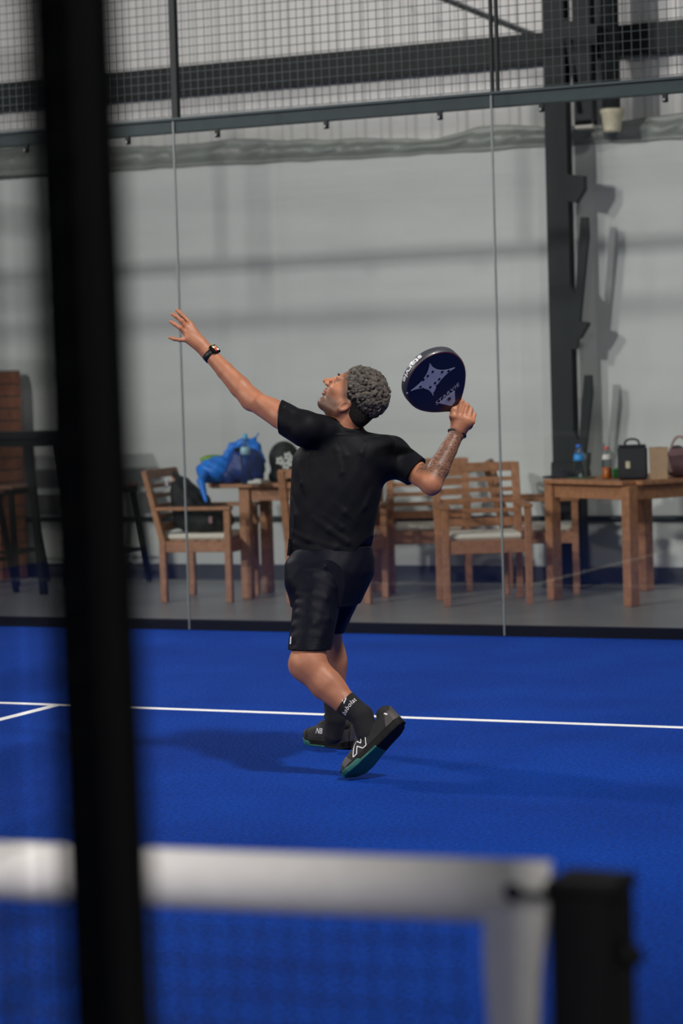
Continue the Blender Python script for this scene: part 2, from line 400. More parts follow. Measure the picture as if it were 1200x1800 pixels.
def smooth_np(v, f, it=2, lam=.5):
    e = np.concatenate([f[:, [0, 1]], f[:, [1, 2]], f[:, [2, 3]], f[:, [3, 0]]]); e = np.concatenate([e, e[:, ::-1]])
    cnt = np.bincount(e[:, 0], minlength=len(v)).astype(float)
    for _ in range(it):
        for l in (lam, -lam*1.04):
            s = np.stack([np.bincount(e[:, 0], v[e[:, 1], k], len(v)) for k in range(3)], 1)/np.maximum(cnt, 1)[:, None]
            v = v + l*(s-v)
    return v
def np_obj(name, v, f, m, parent=None, origin=None, attrs=None):
    me = bpy.data.meshes.new(name); me.vertices.add(len(v)); o_ = np.zeros(3) if origin is None else np.array(origin)
    me.vertices.foreach_set('co', np.ascontiguousarray(v-o_, dtype=np.float32).ravel())
    me.loops.add(f.size); me.loops.foreach_set('vertex_index', f.astype(np.int32).ravel())
    me.polygons.add(len(f)); k = f.shape[1]
    me.polygons.foreach_set('loop_start', np.arange(0, f.size, k, dtype=np.int32)); me.polygons.foreach_set('loop_total', np.full(len(f), k, np.int32))
    me.polygons.foreach_set('use_smooth', np.ones(len(f), bool)); me.update(calc_edges=True); me.validate()
    for an, d in (attrs or {}).items():
        a = me.attributes.new(an, 'FLOAT', 'POINT'); a.data.foreach_set('value', d.astype(np.float32))
    me.materials.append(m)
    o = bpy.data.objects.new(name, me); C.objects.link(o); o.location = o_
    if parent is not None: put(o, parent)
    return o

# the figure is laid out along the camera's right / up / depth axes and then turned into the world
def P(px, py, d): return np.array([(px-600)/FPX*d, -(py-900)/FPX*d, d])
AX = np.stack([RT, UP, FW])
def toW(v): return CAM + np.asarray(v) @ AX
def unit(v): v = np.array(v, float); return v/np.linalg.norm(v)

# ------------------------------------------------------------------ the player
def skin_mat():
    m = bpy.data.materials.new('skin'); m.use_nodes = True; nt = m.node_tree; N = nt.nodes; L = nt.links; b = N['Principled BSDF']
    b.inputs['Roughness'].default_value = .5; b.inputs['Specular IOR Level'].default_value = .4
    b.inputs['Subsurface Weight'].default_value = .08; b.inputs['Subsurface Radius'].default_value = (.012, .005, .003); b.inputs['Subsurface Scale'].default_value = 1
    tc = N.new('ShaderNodeTexCoord')
    n = N.new('ShaderNodeTexNoise'); n.inputs['Scale'].default_value = 18; n.inputs['Detail'].default_value = 5; L.new(tc.outputs['Object'], n.inputs[0])
    r = N.new('ShaderNodeValToRGB'); r.color_ramp.elements[0].position = .3; r.color_ramp.elements[1].position = .7
    r.color_ramp.elements[0].color = srgb(158, 102, 75); r.color_ramp.elements[1].color = srgb(180, 121, 91); L.new(n.outputs['Fac'], r.inputs[0])
    def attr(nm): a = N.new('ShaderNodeAttribute'); a.attribute_name = nm; return a.outputs['Fac']
    def mix(f, a, col):
        x = N.new('ShaderNodeMix'); x.data_type = 'RGBA'; L.new(f, x.inputs[0]); L.new(a, x.inputs[6]); x.inputs[7].default_value = col; return x.outputs[2]
    # inked forearm: flowing line pattern where the mask is set
    w = N.new('ShaderNodeTexWave'); w.wave_type = 'RINGS'; w.inputs['Scale'].default_value = 24; w.inputs['Distortion'].default_value = 14; w.inputs['Detail'].default_value = 2; w.inputs['Detail Scale'].default_value = 2.2
    L.new(tc.outputs['Object'], w.inputs[0])
    wr = N.new('ShaderNodeValToRGB'); wr.color_ramp.elements[0].position = .42; wr.color_ramp.elements[0].color = (.85, .85, .85, 1); wr.color_ramp.elements[1].position = .78; wr.color_ramp.elements[1].color = (.5, .5, .5, 1); L.new(w.outputs['Fac'], wr.inputs[0])
    mm = N.new('ShaderNodeMath'); mm.operation = 'MULTIPLY'; L.new(attr('tattoo'), mm.inputs[0]); L.new(wr.outputs[0], mm.inputs[1])
    c = mix(attr('beard'), r.outputs[0], srgb(70, 52, 43))
    c = mix(attr('lip'), c, srgb(172, 92, 80))
    c = mix(mm.outputs[0], c, srgb(58, 48, 44))
    L.new(c, b.inputs['Base Color'])
    n2 = N.new('ShaderNodeTexNoise'); n2.inputs['Scale'].default_value = 160; L.new(tc.outputs['Object'], n2.inputs[0])
    bp = N.new('ShaderNodeBump'); bp.inputs['Strength'].default_value = .12; bp.inputs['Distance'].default_value = .004; L.new(n2.outputs['Fac'], bp.inputs['Height']); L.new(bp.outputs[0], b.inputs['Normal'])
    return m
SKIN = skin_mat()
SHIRT = mat('black_jersey', srgb(11, 12, 18), .62, var=.12, scale=40, bump=.05, bscale=420, spec=.12)
SHORT = mat('navy_short_cloth', srgb(8, 10, 23), .55, var=.12, scale=40, bump=.08, bscale=420, spec=.1)
SOCK = mat('black_sock_knit', srgb(24, 24, 27), .9, var=.15, scale=200, bump=.5, bscale=500)
def hair_mat():
    m = mat('greying_hair', srgb(25, 20, 18), .5, var=.4, scale=70, col2=srgb(98, 89, 81), bump=.6, bscale=300)
    return m
HAIR = hair_mat()
FADE = mat('short_faded_hair', srgb(30, 25, 23), .75, var=.45, scale=260, bump=.9, bscale=420, spec=.2)

# head frame: face direction, crown direction, his left
Fh = unit([-.79, .61, .12]); _u = np.array([.61, .79, -.02]); Uh = unit(_u-Fh*(_u@Fh)); Lh = np.cross(Uh, Fh)
if Lh[2] > 0: Lh = -Lh
HC = P(629, 691, 9.06)
def H(f, u, l=0): return HC + Fh*f + Uh*u + Lh*l
HR = np.stack([Fh, Uh, Lh])

# joints
shL, elL, wrL = P(533, 757, 8.98), P(441, 701, 9.10), P(365, 619, 9.17)
shR, elR, wrR = P(688, 800, 9.16), P(757, 848, 8.95), P(804, 760, 9.02)
hipL, knL, anL = P(563, 1015, 8.98), P(540, 1166, 8.85), P(636, 1258, 8.77)
hipR, knR, anR = P(602, 1012, 9.16), P(572, 1105, 9.30), P(590, 1262, 9.37)
ops = []
def U(prim, k=.02): ops.append(('u', prim, k))
def chain_prim(pts, rs, kk=.006):
    cs_ = [cap(pts[i], pts[i+1], rs[i], rs[i+1]) for i in range(len(pts)-1)]
    def fn(x, y, z):
        d = cs_[0][0](x, y, z)
        for c_ in cs_[1:]:
            e = c_[0](x, y, z); q = np.maximum(kk-np.abs(d-e), 0)/kk; d = np.minimum(d, e)-q*q*kk*.25
        return d
    return fn, np.min([c_[1] for c_ in cs_], 0), np.max([c_[2] for c_ in cs_], 0)
def chain(pts, rs, k=.02): U(chain_prim(pts, rs, min(k, .006)), k)
lerp = lambda a, b, t: a+(b-a)*t
# trunk (under the clothes)
U(ell(P(590, 835, 9.08), (.145, .19, .095)), 0); U(ell(P(582, 930, 9.08), (.125, .16, .095)), .05); U(ell(P(584, 1005, 9.09), (.12, .10, .11)), .05)
chain([P(608, 776, 9.08), shL], [.048, .048], .03); chain([P(612, 786, 9.09), shR], [.05, .05], .03)
# neck
chain([P(609, 778, 9.08), P(608, 745, 9.07), H(-.035, -.075)], [.056, .0545, .055], .02)
chain([P(603, 768, 9.09), H(.02, -.105)], [.044, .043], .02)
# head
U(ell(H(-.004, 0), (.097, .090, .075), HR), .025)
U(ell(H(.042, -.05), (.058, .074, .058), HR), .03)
for s in (-1, 1):
    chain([H(.004, -.07, s*.054), H(.018, -.102, s*.047), H(.078, -.113, s*.014)], [.016, .017, .015], .022)
    U(ell(H(.068, -.04, s*.04), (.022, .018, .022), HR), .02)          # cheekbone
    chain([H(.090, .004, s*.012), H(.082, .002, s*.046)], [.010, .009], .014)     # brow
U(ell(H(.081, -.109), (.02, .018, .024), HR), .02)                    # chin
chain([H(.098, -.004), H(.116, -.028), H(.128, -.038)], [.007, .0085, .0095], .008)
for s in (-1, 1): U(ell(H(.113, -.043, s*.011), (.010, .008, .008), HR), .006)
U(ell(H(.098, -.066), (.012, .012, .024), HR), .012)
U(ell(H(.104, -.070), (.008, .005, .02), HR), .004); U(ell(H(.102, -.081), (.008, .0055, .018), HR), .004)
ops.append(('s', ell(H(.108, -.0755), (.012, .0018, .022), HR), .004))
for s in (-1, 1): ops.append(('s', ell(H(.097, -.017, s*.032), (.014, .010, .016), HR), .012))
# ears
for s in (-1, 1):
    ea = H(-.001, -.070, s*.069)
    Re = np.stack([unit(Fh*.9+Uh*.2), unit(Uh*.97-Fh*.2), Lh])
    U(ell(ea, (.017, .027, .009), Re), .007)
    U(ell(ea-Uh*.019+Fh*.005, (.010, .011, .007), Re), .005)
    ops.append(('s', ell(ea+Fh*.002+Lh*s*.010, (.010, .017, .008), Re), .004))
# left arm
up = elL-shL
chain([shL, lerp(shL, elL, .45), elL], [.051, .0455, .0385], .02)
U(ell(lerp(shL, elL, .55)+np.array([-.0, .012, 0]), (.065, .030, .034), np.stack([unit(up), unit(np.cross(up, [0, 0, 1])), [0, 0, 1]])), .03)
fo = wrL-elL
chain([elL, lerp(elL, wrL, .25), lerp(elL, wrL, .6), wrL], [.039, .0405, .033, .0255], .02)
U(ell(elL+np.array([-.004, -.020, -.006]), (.02, .018, .02)), .02)
# left hand: back of the hand to the viewer, fingers spread
dH = 9.17
K = {'i': P(334, 570, dH+.012), 'm': P(330, 578, dH+.002), 'r': P(327.5, 587, dH-.004), 'p': P(329, 597, dH-.004)}
for nme, kk in K.items(): U(cap(wrL, kk, .020, .0125), .016)
U(cap(lerp(wrL, K['m'], .35), lerp(wrL, K['r'], .8), .021, .017), .016)
def finger(pts, rs, k=.005): chain(pts, rs, k)
finger([K['i'], P(323, 557, dH+.016), P(315, 549, dH+.020), P(310.5, 545, dH+.024)], [.0105, .0088, .0078, .0068])
finger([K['m'], P(319, 564, dH-.006), P(309, 556, dH-.004), P(303, 552, dH)], [.0108, .009, .008, .007])
finger([K['r'], P(316, 576, dH-.014), P(307, 570, dH-.012), P(300, 565.5, dH-.008)], [.0102, .0086, .0076, .0066])
finger([K['p'], P(316, 597.5, dH-.014), P(306, 596, dH-.016), P(298, 593.5, dH-.014)], [.0095, .0076, .0068, .0058])
finger([lerp(wrL, K['i'], .3)+np.array([0, 0, .02]), P(342, 584, dH+.05), P(331, 572, dH+.065), P(325, 563, dH+.07)], [.016, .0125, .0105, .0085], .008)
# right arm
chain([shR, lerp(shR, elR, .5), elR], [.054, .047, .040], .02)
U(ell(elR+np.array([.004, -.026, -.006]), (.024, .02, .024)), .02)
chain([elR, lerp(elR, wrR, .28), lerp(elR, wrR, .65), wrR], [.040, .041, .033, .0265], .02)
# racket frame (needed for the grip)
RA = unit([-.65*.67, .76*.67, -.74]); RW = unit([.76, .65, 0]); RN = np.cross(RW, RA)
if RN[2] > 0: RN = -RN
RTH = P(799, 716, 9.03)                       # where the handle meets the throat (a = .125)
def rk(a, b, n): return RTH + RA*(a-.125) + RW*b*.97 + RN*n
# right hand: fist closed round the grip, back of the hand towards the viewer
kn = [P(805, 734, 8.995), P(814, 735, 8.99), P(822.5, 737.5, 8.99), P(829.5, 741, 8.995)]
pip = [P(811, 706, 9.005), P(820, 713, 9.005), P(827, 720, 9.01), P(832.5, 729, 9.015)]
gax = [rk(.112, 0, 0), rk(.090, 0, 0), rk(.068, 0, 0), rk(.046, 0, 0)]
for a_ in kn: U(cap(wrR, a_, .022, .0125), .016)
U(cap(lerp(wrR, kn[1], .4), lerp(wrR, kn[2], .8), .024, .018), .016)
for i in range(4):
    r0 = [.0108, .0108, .0102, .0092][i]
    far = gax[i] + np.array([.010, .010, .030]); tip = gax[i] + np.array([-.006, -.014, .030])
    chain([kn[i], pip[i], far, tip], [r0*1.08, r0, r0*.9, r0*.8], .004)
chain([lerp(wrR, kn[0], .35)+np.array([-.008, 0, .006]), P(796, 732, 9.0), P(797, 720, 9.005), P(803, 712, 9.015)], [.017, .014, .012, .0095], .008)
# left leg (near)
chain([hipL+np.array([.01, 0, .04]), lerp(hipL, knL, .6), knL], [.062, .066, .062], .03)
U(ell(P(527, 1172, 8.85), (.03, .034, .032)), .03)
cfL = P(571, 1203, 8.83)
chain([knL, cfL, P(605, 1234, 8.80), anL], [.060, .057, .044, .036], .03)
U(ell(P(583, 1198, 8.83), (.06, .030, .05), np.stack([unit([.72, -.69, 0]), unit([.69, .72, 0]), [0, 0, 1]])), .03)
chain([anL, P(646, 1290, 8.755)], [.033, .024], .02)
# right leg (far)
chain([hipR, lerp(hipR, knR, .6), knR], [.08, .068, .057], .03)
chain([knR, P(583, 1165, 9.34), P(588, 1215, 9.36), anR], [.056, .054, .043, .036], .03)
U(ell(P(591, 1162, 9.34), (.034, .07, .045)), .03)
chain([anR, P(580, 1294, 9.39)], [.033, .024], .02)
bv, bf = sdf_mesh(ops, .003)
# surface masks
def segt(v, a, b): ba = b-a; t = ((v-a)@ba)/(ba@ba); return t, np.linalg.norm(v-a-np.clip(t, 0, 1)[:, None]*ba, axis=1)
t, dd = segt(bv, elR, wrR); sm = lambda x, a, b: np.clip((x-a)/(b-a), 0, 1)
tat = sm(t, .0, .12)*(1-sm(t, .93, 1.0))*(dd < .07)
hl = (bv-HC)@HR.T
beard = sm(-hl[:, 1], .058, .085)*sm(hl[:, 0], -.01, .03)*(1-sm(-hl[:, 1], .135, .15))*(np.abs(hl[:, 2]) < .08)*(np.linalg.norm(hl, axis=1) < .19)*.85
beard = np.maximum(beard, .75*sm(-hl[:, 1], .05, .056)*(1-sm(-hl[:, 1], .064, .068))*sm(hl[:, 0], .09, .1))
fade = .75*sm(-.786*hl[:, 0]+.619*hl[:, 1], -.062, -.045)*(np.linalg.norm(hl, axis=1) < .16)*sm(hl[:, 1], -.075, -.05)*(np.abs(hl[:, 2]) < .079)
beard = np.maximum(beard, fade)
lip = ((np.abs(hl[:, 1]+.0755) < .009) & (hl[:, 0] > .097) & (np.abs(hl[:, 2]) < .022)).astype(float)*.6
BASE = np.array([2.0, 5.75, 0.])
person = np_obj('person', toW(smooth_np(bv, bf, 1)), bf, SKIN, None, BASE, {'tattoo': tat, 'beard': beard, 'lip': lip})
tag(person, 'person in black shirt and navy shorts reaching up, racket drawn back', 'person')

# eyes
for s in (-1, 1):
    b_ = bmesh.new(); bmesh.ops.create_uvsphere(b_, u_segments=16, v_segments=10, radius=.0115)
    v = np.array([q.co[:] for q in b_.verts]); f = [[q.index for q in p.verts] for p in b_.faces]; b_.free()
    mb = MB(); mb.add(toW(v+H(.0795, -.018, s*.031)), f, True)
    ey = mb.build('eye', mat('eye_white', srgb(150, 138, 130), .3), person)
    mb = MB(); c = H(.0795, -.018, s*.031)+Fh*.0095
    mb.tube([toW(c), toW(c+Fh*.0022)], .0052, 12); mb.build('iris', mat('brown_iris', srgb(50, 32, 22), .2), ey)
# eyebrow
for s in (-1, 1):
    mb = MB(); mb.tube([toW(H(.099, .008, s*.014)), toW(H(.0975, .012, s*.03)), toW(H(.086, .008, s*.046))], [.003, .0036, .002], 6); mb.build('eyebrow', FADE, person)

# hair: curly crown over short faded sides
ops = [('u', ell(H(-.013, .010), (.0955, .0895, .0775), HR), 0)]
rs = np.random.RandomState(3); cnt = 0
while cnt < 900:
    d = rs.normal(size=3); d /= np.linalg.norm(d)
    q = d*np.array([.0975, .0915, .0785]) + np.array([-.014, .010, 0])
    edge = (-.786*q[0]+.619*q[1])+.034; low = q[1]+.040-.25*min(q[0], 0)
    if edge < .004*rs.rand() or low < .02*rs.rand(): continue
    top = np.clip(min(low/.06, edge/.03), 0, 1)
    p = H(*q); n_ = HR.T@d; r = (.0030+.0026*rs.rand())*(.7+.5*top)
    tdir = rs.normal(size=3); tdir -= n_*(tdir@n_); tdir = unit(tdir)*(.005+.007*rs.rand())
    off = n_*(-.001+.0045*top*rs.rand())
    U(chain_prim([p+off-tdir, p+off+n_*.003, p+off+tdir], [r*.8, r, r*.5]), .0025); cnt += 1
hv, hf = sdf_mesh(ops, .0018)
np_obj('hair', toW(hv), hf, HAIR, person)
ops = [('u', ell(H(-.009, .0), (.1005, .0945, .0775), HR), 0), ('u', ell(H(-.045, -.07), (.052, .055, .056), HR), .03)]
ops.append(('i', plane(H(*(np.array([-.786, .619, 0])*-.050)), -(HR.T@np.array([-.786, .619, 0]))), 0))
for s in (-1, 1): ops.append(('s', ell(H(.006, -.072, s*.08), (.022, .032, .02), HR), .004))
ops.append(('i', plane(H(-.03, -.122), -Uh+Fh*.25), 0))
hv, hf = sdf_mesh(ops, .0025)
np_obj('faded_hair', toW(hv), hf, FADE, person)

# shirt
def row(py, l, r, rw, d=9.08): return (-(py-900)/FPX*d, ((l+r)/2-600)/FPX*d, (r-l)/2/FPX*d, d, rw)
SH = [row(768, 560, 668, .060), row(780, 530, 690, .088), row(800, 514, 690, .105), row(850, 511, 674, .122), row(900, 509, 664, .124), row(935, 508, 656, .122), row(965, 508, 656, .124), row(1000, 507, 660, .130)]
def surf(py, px, rows, lift=0):      # point on the near side of a loft at a pixel
    A = np.array(sorted(rows)); v = -(py-900)/FPX*9.08; u = (px-600)/FPX*9.08
    uc, ru, wc, rw = [np.interp(v, A[:, 0], A[:, k]) for k in range(1, 5)]
    return np.array([u, v, wc-rw*math.sqrt(max(1-((u-uc)/ru)**2, .02))-lift])
ops = []
U(loft_v(SH), 0)
U(cap(P(602, 768, 9.09), P(540, 752, 8.99), .066, .060), .05); U(cap(P(618, 786, 9.09), P(688, 797, 9.16), .066, .062), .05)
U(cap(P(604, 772, 9.08), P(606, 752, 9.08), .070, .062), .03)
U(cap(shL+np.array([0, .004, 0]), lerp(shL, elL, .7), .062, .0575), .03)
U(cap(shR, lerp(shR, elR, 1.15), .067, .054), .03)
U(ell(P(672, 805, 9.08), (.07, .08, .085)), .04)       # shoulder blade
folds = [([(566, 775), (569, 790), (570, 812)], 6), ([(582, 775), (592, 795), (601, 832), (617, 884)], 6), ([(598, 782), (607, 803), (614, 835)], 4),
         ([(549, 765), (549, 800), (551, 840)], 5), ([(553, 911), (578, 931), (610, 953), (657, 976)], 6), ([(572, 905), (600, 927), (652, 956)], 5), ([(588, 884), (605, 900), (625, 918)], 4),
         ([(528, 812), (534, 850), (542, 872)], 4), ([(518, 935), (545, 948), (590, 962), (640, 975)], 5), ([(520, 955), (560, 966), (600, 972)], 5), ([(641, 782), (633, 798), (629, 820)], 5), ([(516, 880), (522, 905), (520, 930)], 4), ([(650, 860), (640, 890), (625, 905)], 4)]
for pts, a in folds:
    q = [surf(py, px, SH, -.0130+a*.0011-(.005 if j in (0, len(pts)-1) else 0)) for j, (px, py) in enumerate(pts)]
    U(chain_prim(q, [.006]+[.0085]*(len(q)-2)+[.003]), .014)
for (x0, y0, x1, y1) in ((504, 712, 512, 748), (514, 718, 520, 760), (526, 722, 534, 765)):   # sleeve gathers
    U(cap(P(x0, y0+6, 8.972), P(x1, y1, 8.952), .009, .007), .02)
wob = lambda x, y, z: .0007*np.sin(x*47+y*31)*np.sin(y*39-z*53+1)+.0004*np.sin(x*90-y*70+z*40)
ops.append(('d', (wob, None, None), 0))
ops.append(('s', cap(lerp(shL, elL, .47), lerp(shL, elL, .9), .0515, .053), .003)); ops.append(('s', cap(lerp(shR, elR, .72), lerp(shR, elR, 1.3), .049, .051), .003))
ops.append(('s', cap(P(608.5, 741, 9.065), H(-.03, -.04), .0565, .068), .004))
# cuts: sleeve mouths, hem, collar
cuts = [(P(494, 740, 9.05), np.array([-1, .06, .15])), (lerp(shR, elR, .62), np.array([.78, -.55, -.30]))]
ops.append(('i', plane(*cuts[0]), 0)); ops.append(('i', plane(*cuts[1]), 0))
ops.append(('i', plane(P(585, 981, 9.08), np.array([0., -1, 0])), 0))
sv, sfq = sdf_mesh(ops, .003)
shirt = np_obj('shirt', toW(smooth_np(sv, sfq, 1)), sfq, SHIRT, person)
# collar rib and hem seam
cc = P(607.5, 748, 9.065); mb = MB(); n = unit([.30, 1, -.32]); e1 = unit(np.cross(n, [0, 0, 1])); e2 = np.cross(n, e1)
mb.tube([toW(cc-n*.004+e1*.0565*math.cos(a)+e2*.0565*math.sin(a)) for a in np.linspace(0, 2*math.pi, 40, endpoint=False)], .0062, 8, closed=True)
mb.build('collar', SHIRT, shirt)
# side vent flap of the hem
mb = MB(); mb.prism([(0, 0), (.012, 0), (.016, .06), (.006, .065)], 0, .02, lambda x, y, h: toW(P(506, 977, 9.04)+np.array([x-.004, y, h]))); mb.build('hem_flap', SHIRT, shirt)

# shorts
PL = [row(960, 516, 654, .118), row(985, 508, 659, .134), row(1005, 505, 659, .142, 9.08), row(1030, 510, 648, .135), row(1060, 512, 634, .12)]
ops = []
U(loft_v(PL), 0)
U(cap(P(523, 1000, 9.0), P(519, 1020, 8.98), .042, .030), .06)        # pocket bulge
U(cap(lerp(hipL, knL, .1)+np.array([0, 0, .025]), knL, .090, .0775), .09)
U(cap(hipR, lerp(hipR, knR, 1.3), .10, .064), .04)
def legs(px, py, d): return P(px, py, d)
for pts in ([(522, 1002), (550, 1015), (588, 1033)], [(526, 1046), (548, 1046), (572, 1052)], [(524, 1062), (548, 1066), (575, 1078)], [(518, 1100), (550, 1096), (578, 1086)], [(516, 1120), (540, 1114), (562, 1116)], [(530, 985), (570, 996), (610, 1010)], [(526, 1078), (540, 1083), (560, 1088)]):
    q = []
    for px, py in pts:
        t = np.clip((py-1015)/151, -.2, 1); c = lerp(hipL+np.array([0, 0, .025]), knL, t); r = .098+(.0775-.098)*t
        u = (px-600)/FPX*8.93; du = (u-c[0])/r; q.append(np.array([u, -(py-900)/FPX*8.93, c[2]-r*math.sqrt(max(1-du*du, .05))+.003]))
    U(chain_prim([p_+np.array([0, 0, .0085]) for p_ in q], [.007, .009, .004]), .02)
ops.append(('d', (wob, None, None), 0))
ops.append(('s', cap(lerp(hipL, knL, .80), lerp(hipL, knL, 1.2), .0715, .0745), .003))
# hems: near leg lower than far leg
nl = unit(P(541, 1170, 8.86)-P(563, 1030, 8.98)); ops.append(('i', plane(P(541, 1142, 8.88), np.array([.0, -1, 0.0])), 0))
def farcut(x, y, z):       # only the far leg ends higher
    d1 = (P(580, 1113, 9.3)[1]-y); d2 = (z-9.06+(x+.05)*.2)
    return np.minimum(d1, d2)+0*x
ops.append(('i', (farcut, None, None), 0))
sv, sfq = sdf_mesh(ops, .003)
shorts = np_obj('shorts', toW(smooth_np(sv, sfq, 1)), sfq, SHORT, person)
# white tab near the hem
mb = MB(); a = P(510.5, 1121, 8.80); b = P(510, 1131, 8.80)
c0 = lerp(P(563, 1030, 8.98), P(541, 1170, 8.86), .69)
mb.bar(toW(P(511, 1119, 8.838)), toW(P(510, 1132, 8.836)), .0045, .0035, up=tuple(FW)); mb.build('side_tab', mat('tab_white', srgb(205, 205, 208), .7), shorts)

# socks
def sock(pts, rs, mt=SOCK):
    global ops
    ops = []; chain(pts, rs, .015); return ops
ops = []; chain([P(606, 1235, 8.80), P(622, 1248, 8.785), anL, P(645, 1290, 8.76)], [.0465, .0425, .041, .042], .015)
ops.append(('i', plane(P(605, 1234, 8.8), P(604, 1233, 8.8)-P(632, 1256, 8.78)), 0))
v, f = sdf_mesh(ops, .003); sockL = np_obj('sock', toW(v), f, SOCK, person)
ops = []; chain([P(588, 1225, 9.365), anR, P(585, 1290, 9.39)], [.0455, .041, .041], .015)
ops.append(('i', plane(P(588, 1232, 9.365), np.array([0, 1., 0])), 0))
v, f = sdf_mesh(ops, .003); sockR = np_obj('sock', toW(v), f, SOCK, person)

# ------------------------------------------------------------------ lettering
def text_geo(txt, size, shear=0, space=1, bold=0):
    cu = bpy.data.curves.new('t', 'FONT'); cu.body = txt; cu.size = size; cu.shear = shear; cu.align_x = 'CENTER'; cu.align_y = 'CENTER'; cu.space_character = space; cu.resolution_u = 3; cu.offset = bold
    ob = bpy.data.objects.new('t', cu); C.objects.link(ob); dg = bpy.context.evaluated_depsgraph_get(); dg.update()
    me = ob.evaluated_get(dg).to_mesh(); v = np.array([q.co[:] for q in me.vertices]); f = [tuple(p.vertices) for p in me.polygons]
    ob.evaluated_get(dg).to_mesh_clear(); bpy.data.objects.remove(ob); bpy.data.curves.remove(cu)
    return v, f
def text_on(name, txt, size, fn, m, parent, **k):
    v, f = text_geo(txt, size, **k); mb = MB(); mb.add([fn(x, y) for x, y, z in v], f); o = mb.build(name, m); put(o, parent); return o
WHT = mat('print_white', srgb(214, 212, 216), .6, var=.05)
GRY = mat('print_grey', srgb(150, 150, 156), .6, var=.05)

# sock lettering wrapped round the ankle
sa, sb = P(606, 1235, 8.80), anL; sd = unit(sb-sa); sl_ = unit(np.cross(sd, [0, 0, -1])); sn = np.cross(sd, sl_)
if sn[2] > 0: sn = -sn
if sl_[0] > 0: sl_ = -sl_            # towards the shin
tr = -sl_; tu = -sd
def on_sock(x, y, off=.0016):
    R_ = .0455+off; th = x/R_; c = lerp(sa, sb, .42) - sd*y
    return toW(c + tr*math.sin(th)*R_ + sn*math.cos(th)*R_)
text_on('sock_lettering', 'babolat', .025, on_sock, WHT, sockL, shear=.2, space=1.08)
mb = MB()
for k in range(2):
    x0 = -.004+k*.004; y0 = .019+k*.010
    mb.add([on_sock(x0, y0), on_sock(x0+.022, y0+.005), on_sock(x0+.026, y0+.0115), on_sock(x0+.005, y0+.0055)], [(0, 1, 2, 3)])
mb.build('sock_emblem', WHT, sockL)

# ------------------------------------------------------------------ shoes
UPP = mat('shoe_black_mesh', srgb(26, 25, 25), .75, var=.25, scale=60, bump=.4, bscale=350)
OVL = mat('shoe_grey_overlay', srgb(66, 62, 60), .5, var=.15, scale=40)
MID = mat('shoe_midsole_black', srgb(20, 19, 20), .7, var=.1, spec=.2)
TEAL = mat('shoe_teal_outsole', srgb(22, 92, 84), .6, var=.15, scale=40, bump=.3, bscale=200)
LACE = mat('black_lace', srgb(22, 22, 24), .8)
tt = np.array([-.142, -.13, -.10, -.05, 0, .05, .09, .12, .138, .146]); hw = np.array([.014, .027, .035, .036, .041, .049, .048, .039, .024, .008]); cl_ = np.array([0, 0, 0, 0, .002, .004, .002, -.003, -.008, -.010])
ht = np.array([.085, .098, .100, .100, .096, .078, .066, .054, .044, .034])
spring = lambda t: .016*np.clip((t-.07)/.07, 0, 1)**2 + .006*np.clip((-t-.10)/.04, 0, 1)**2
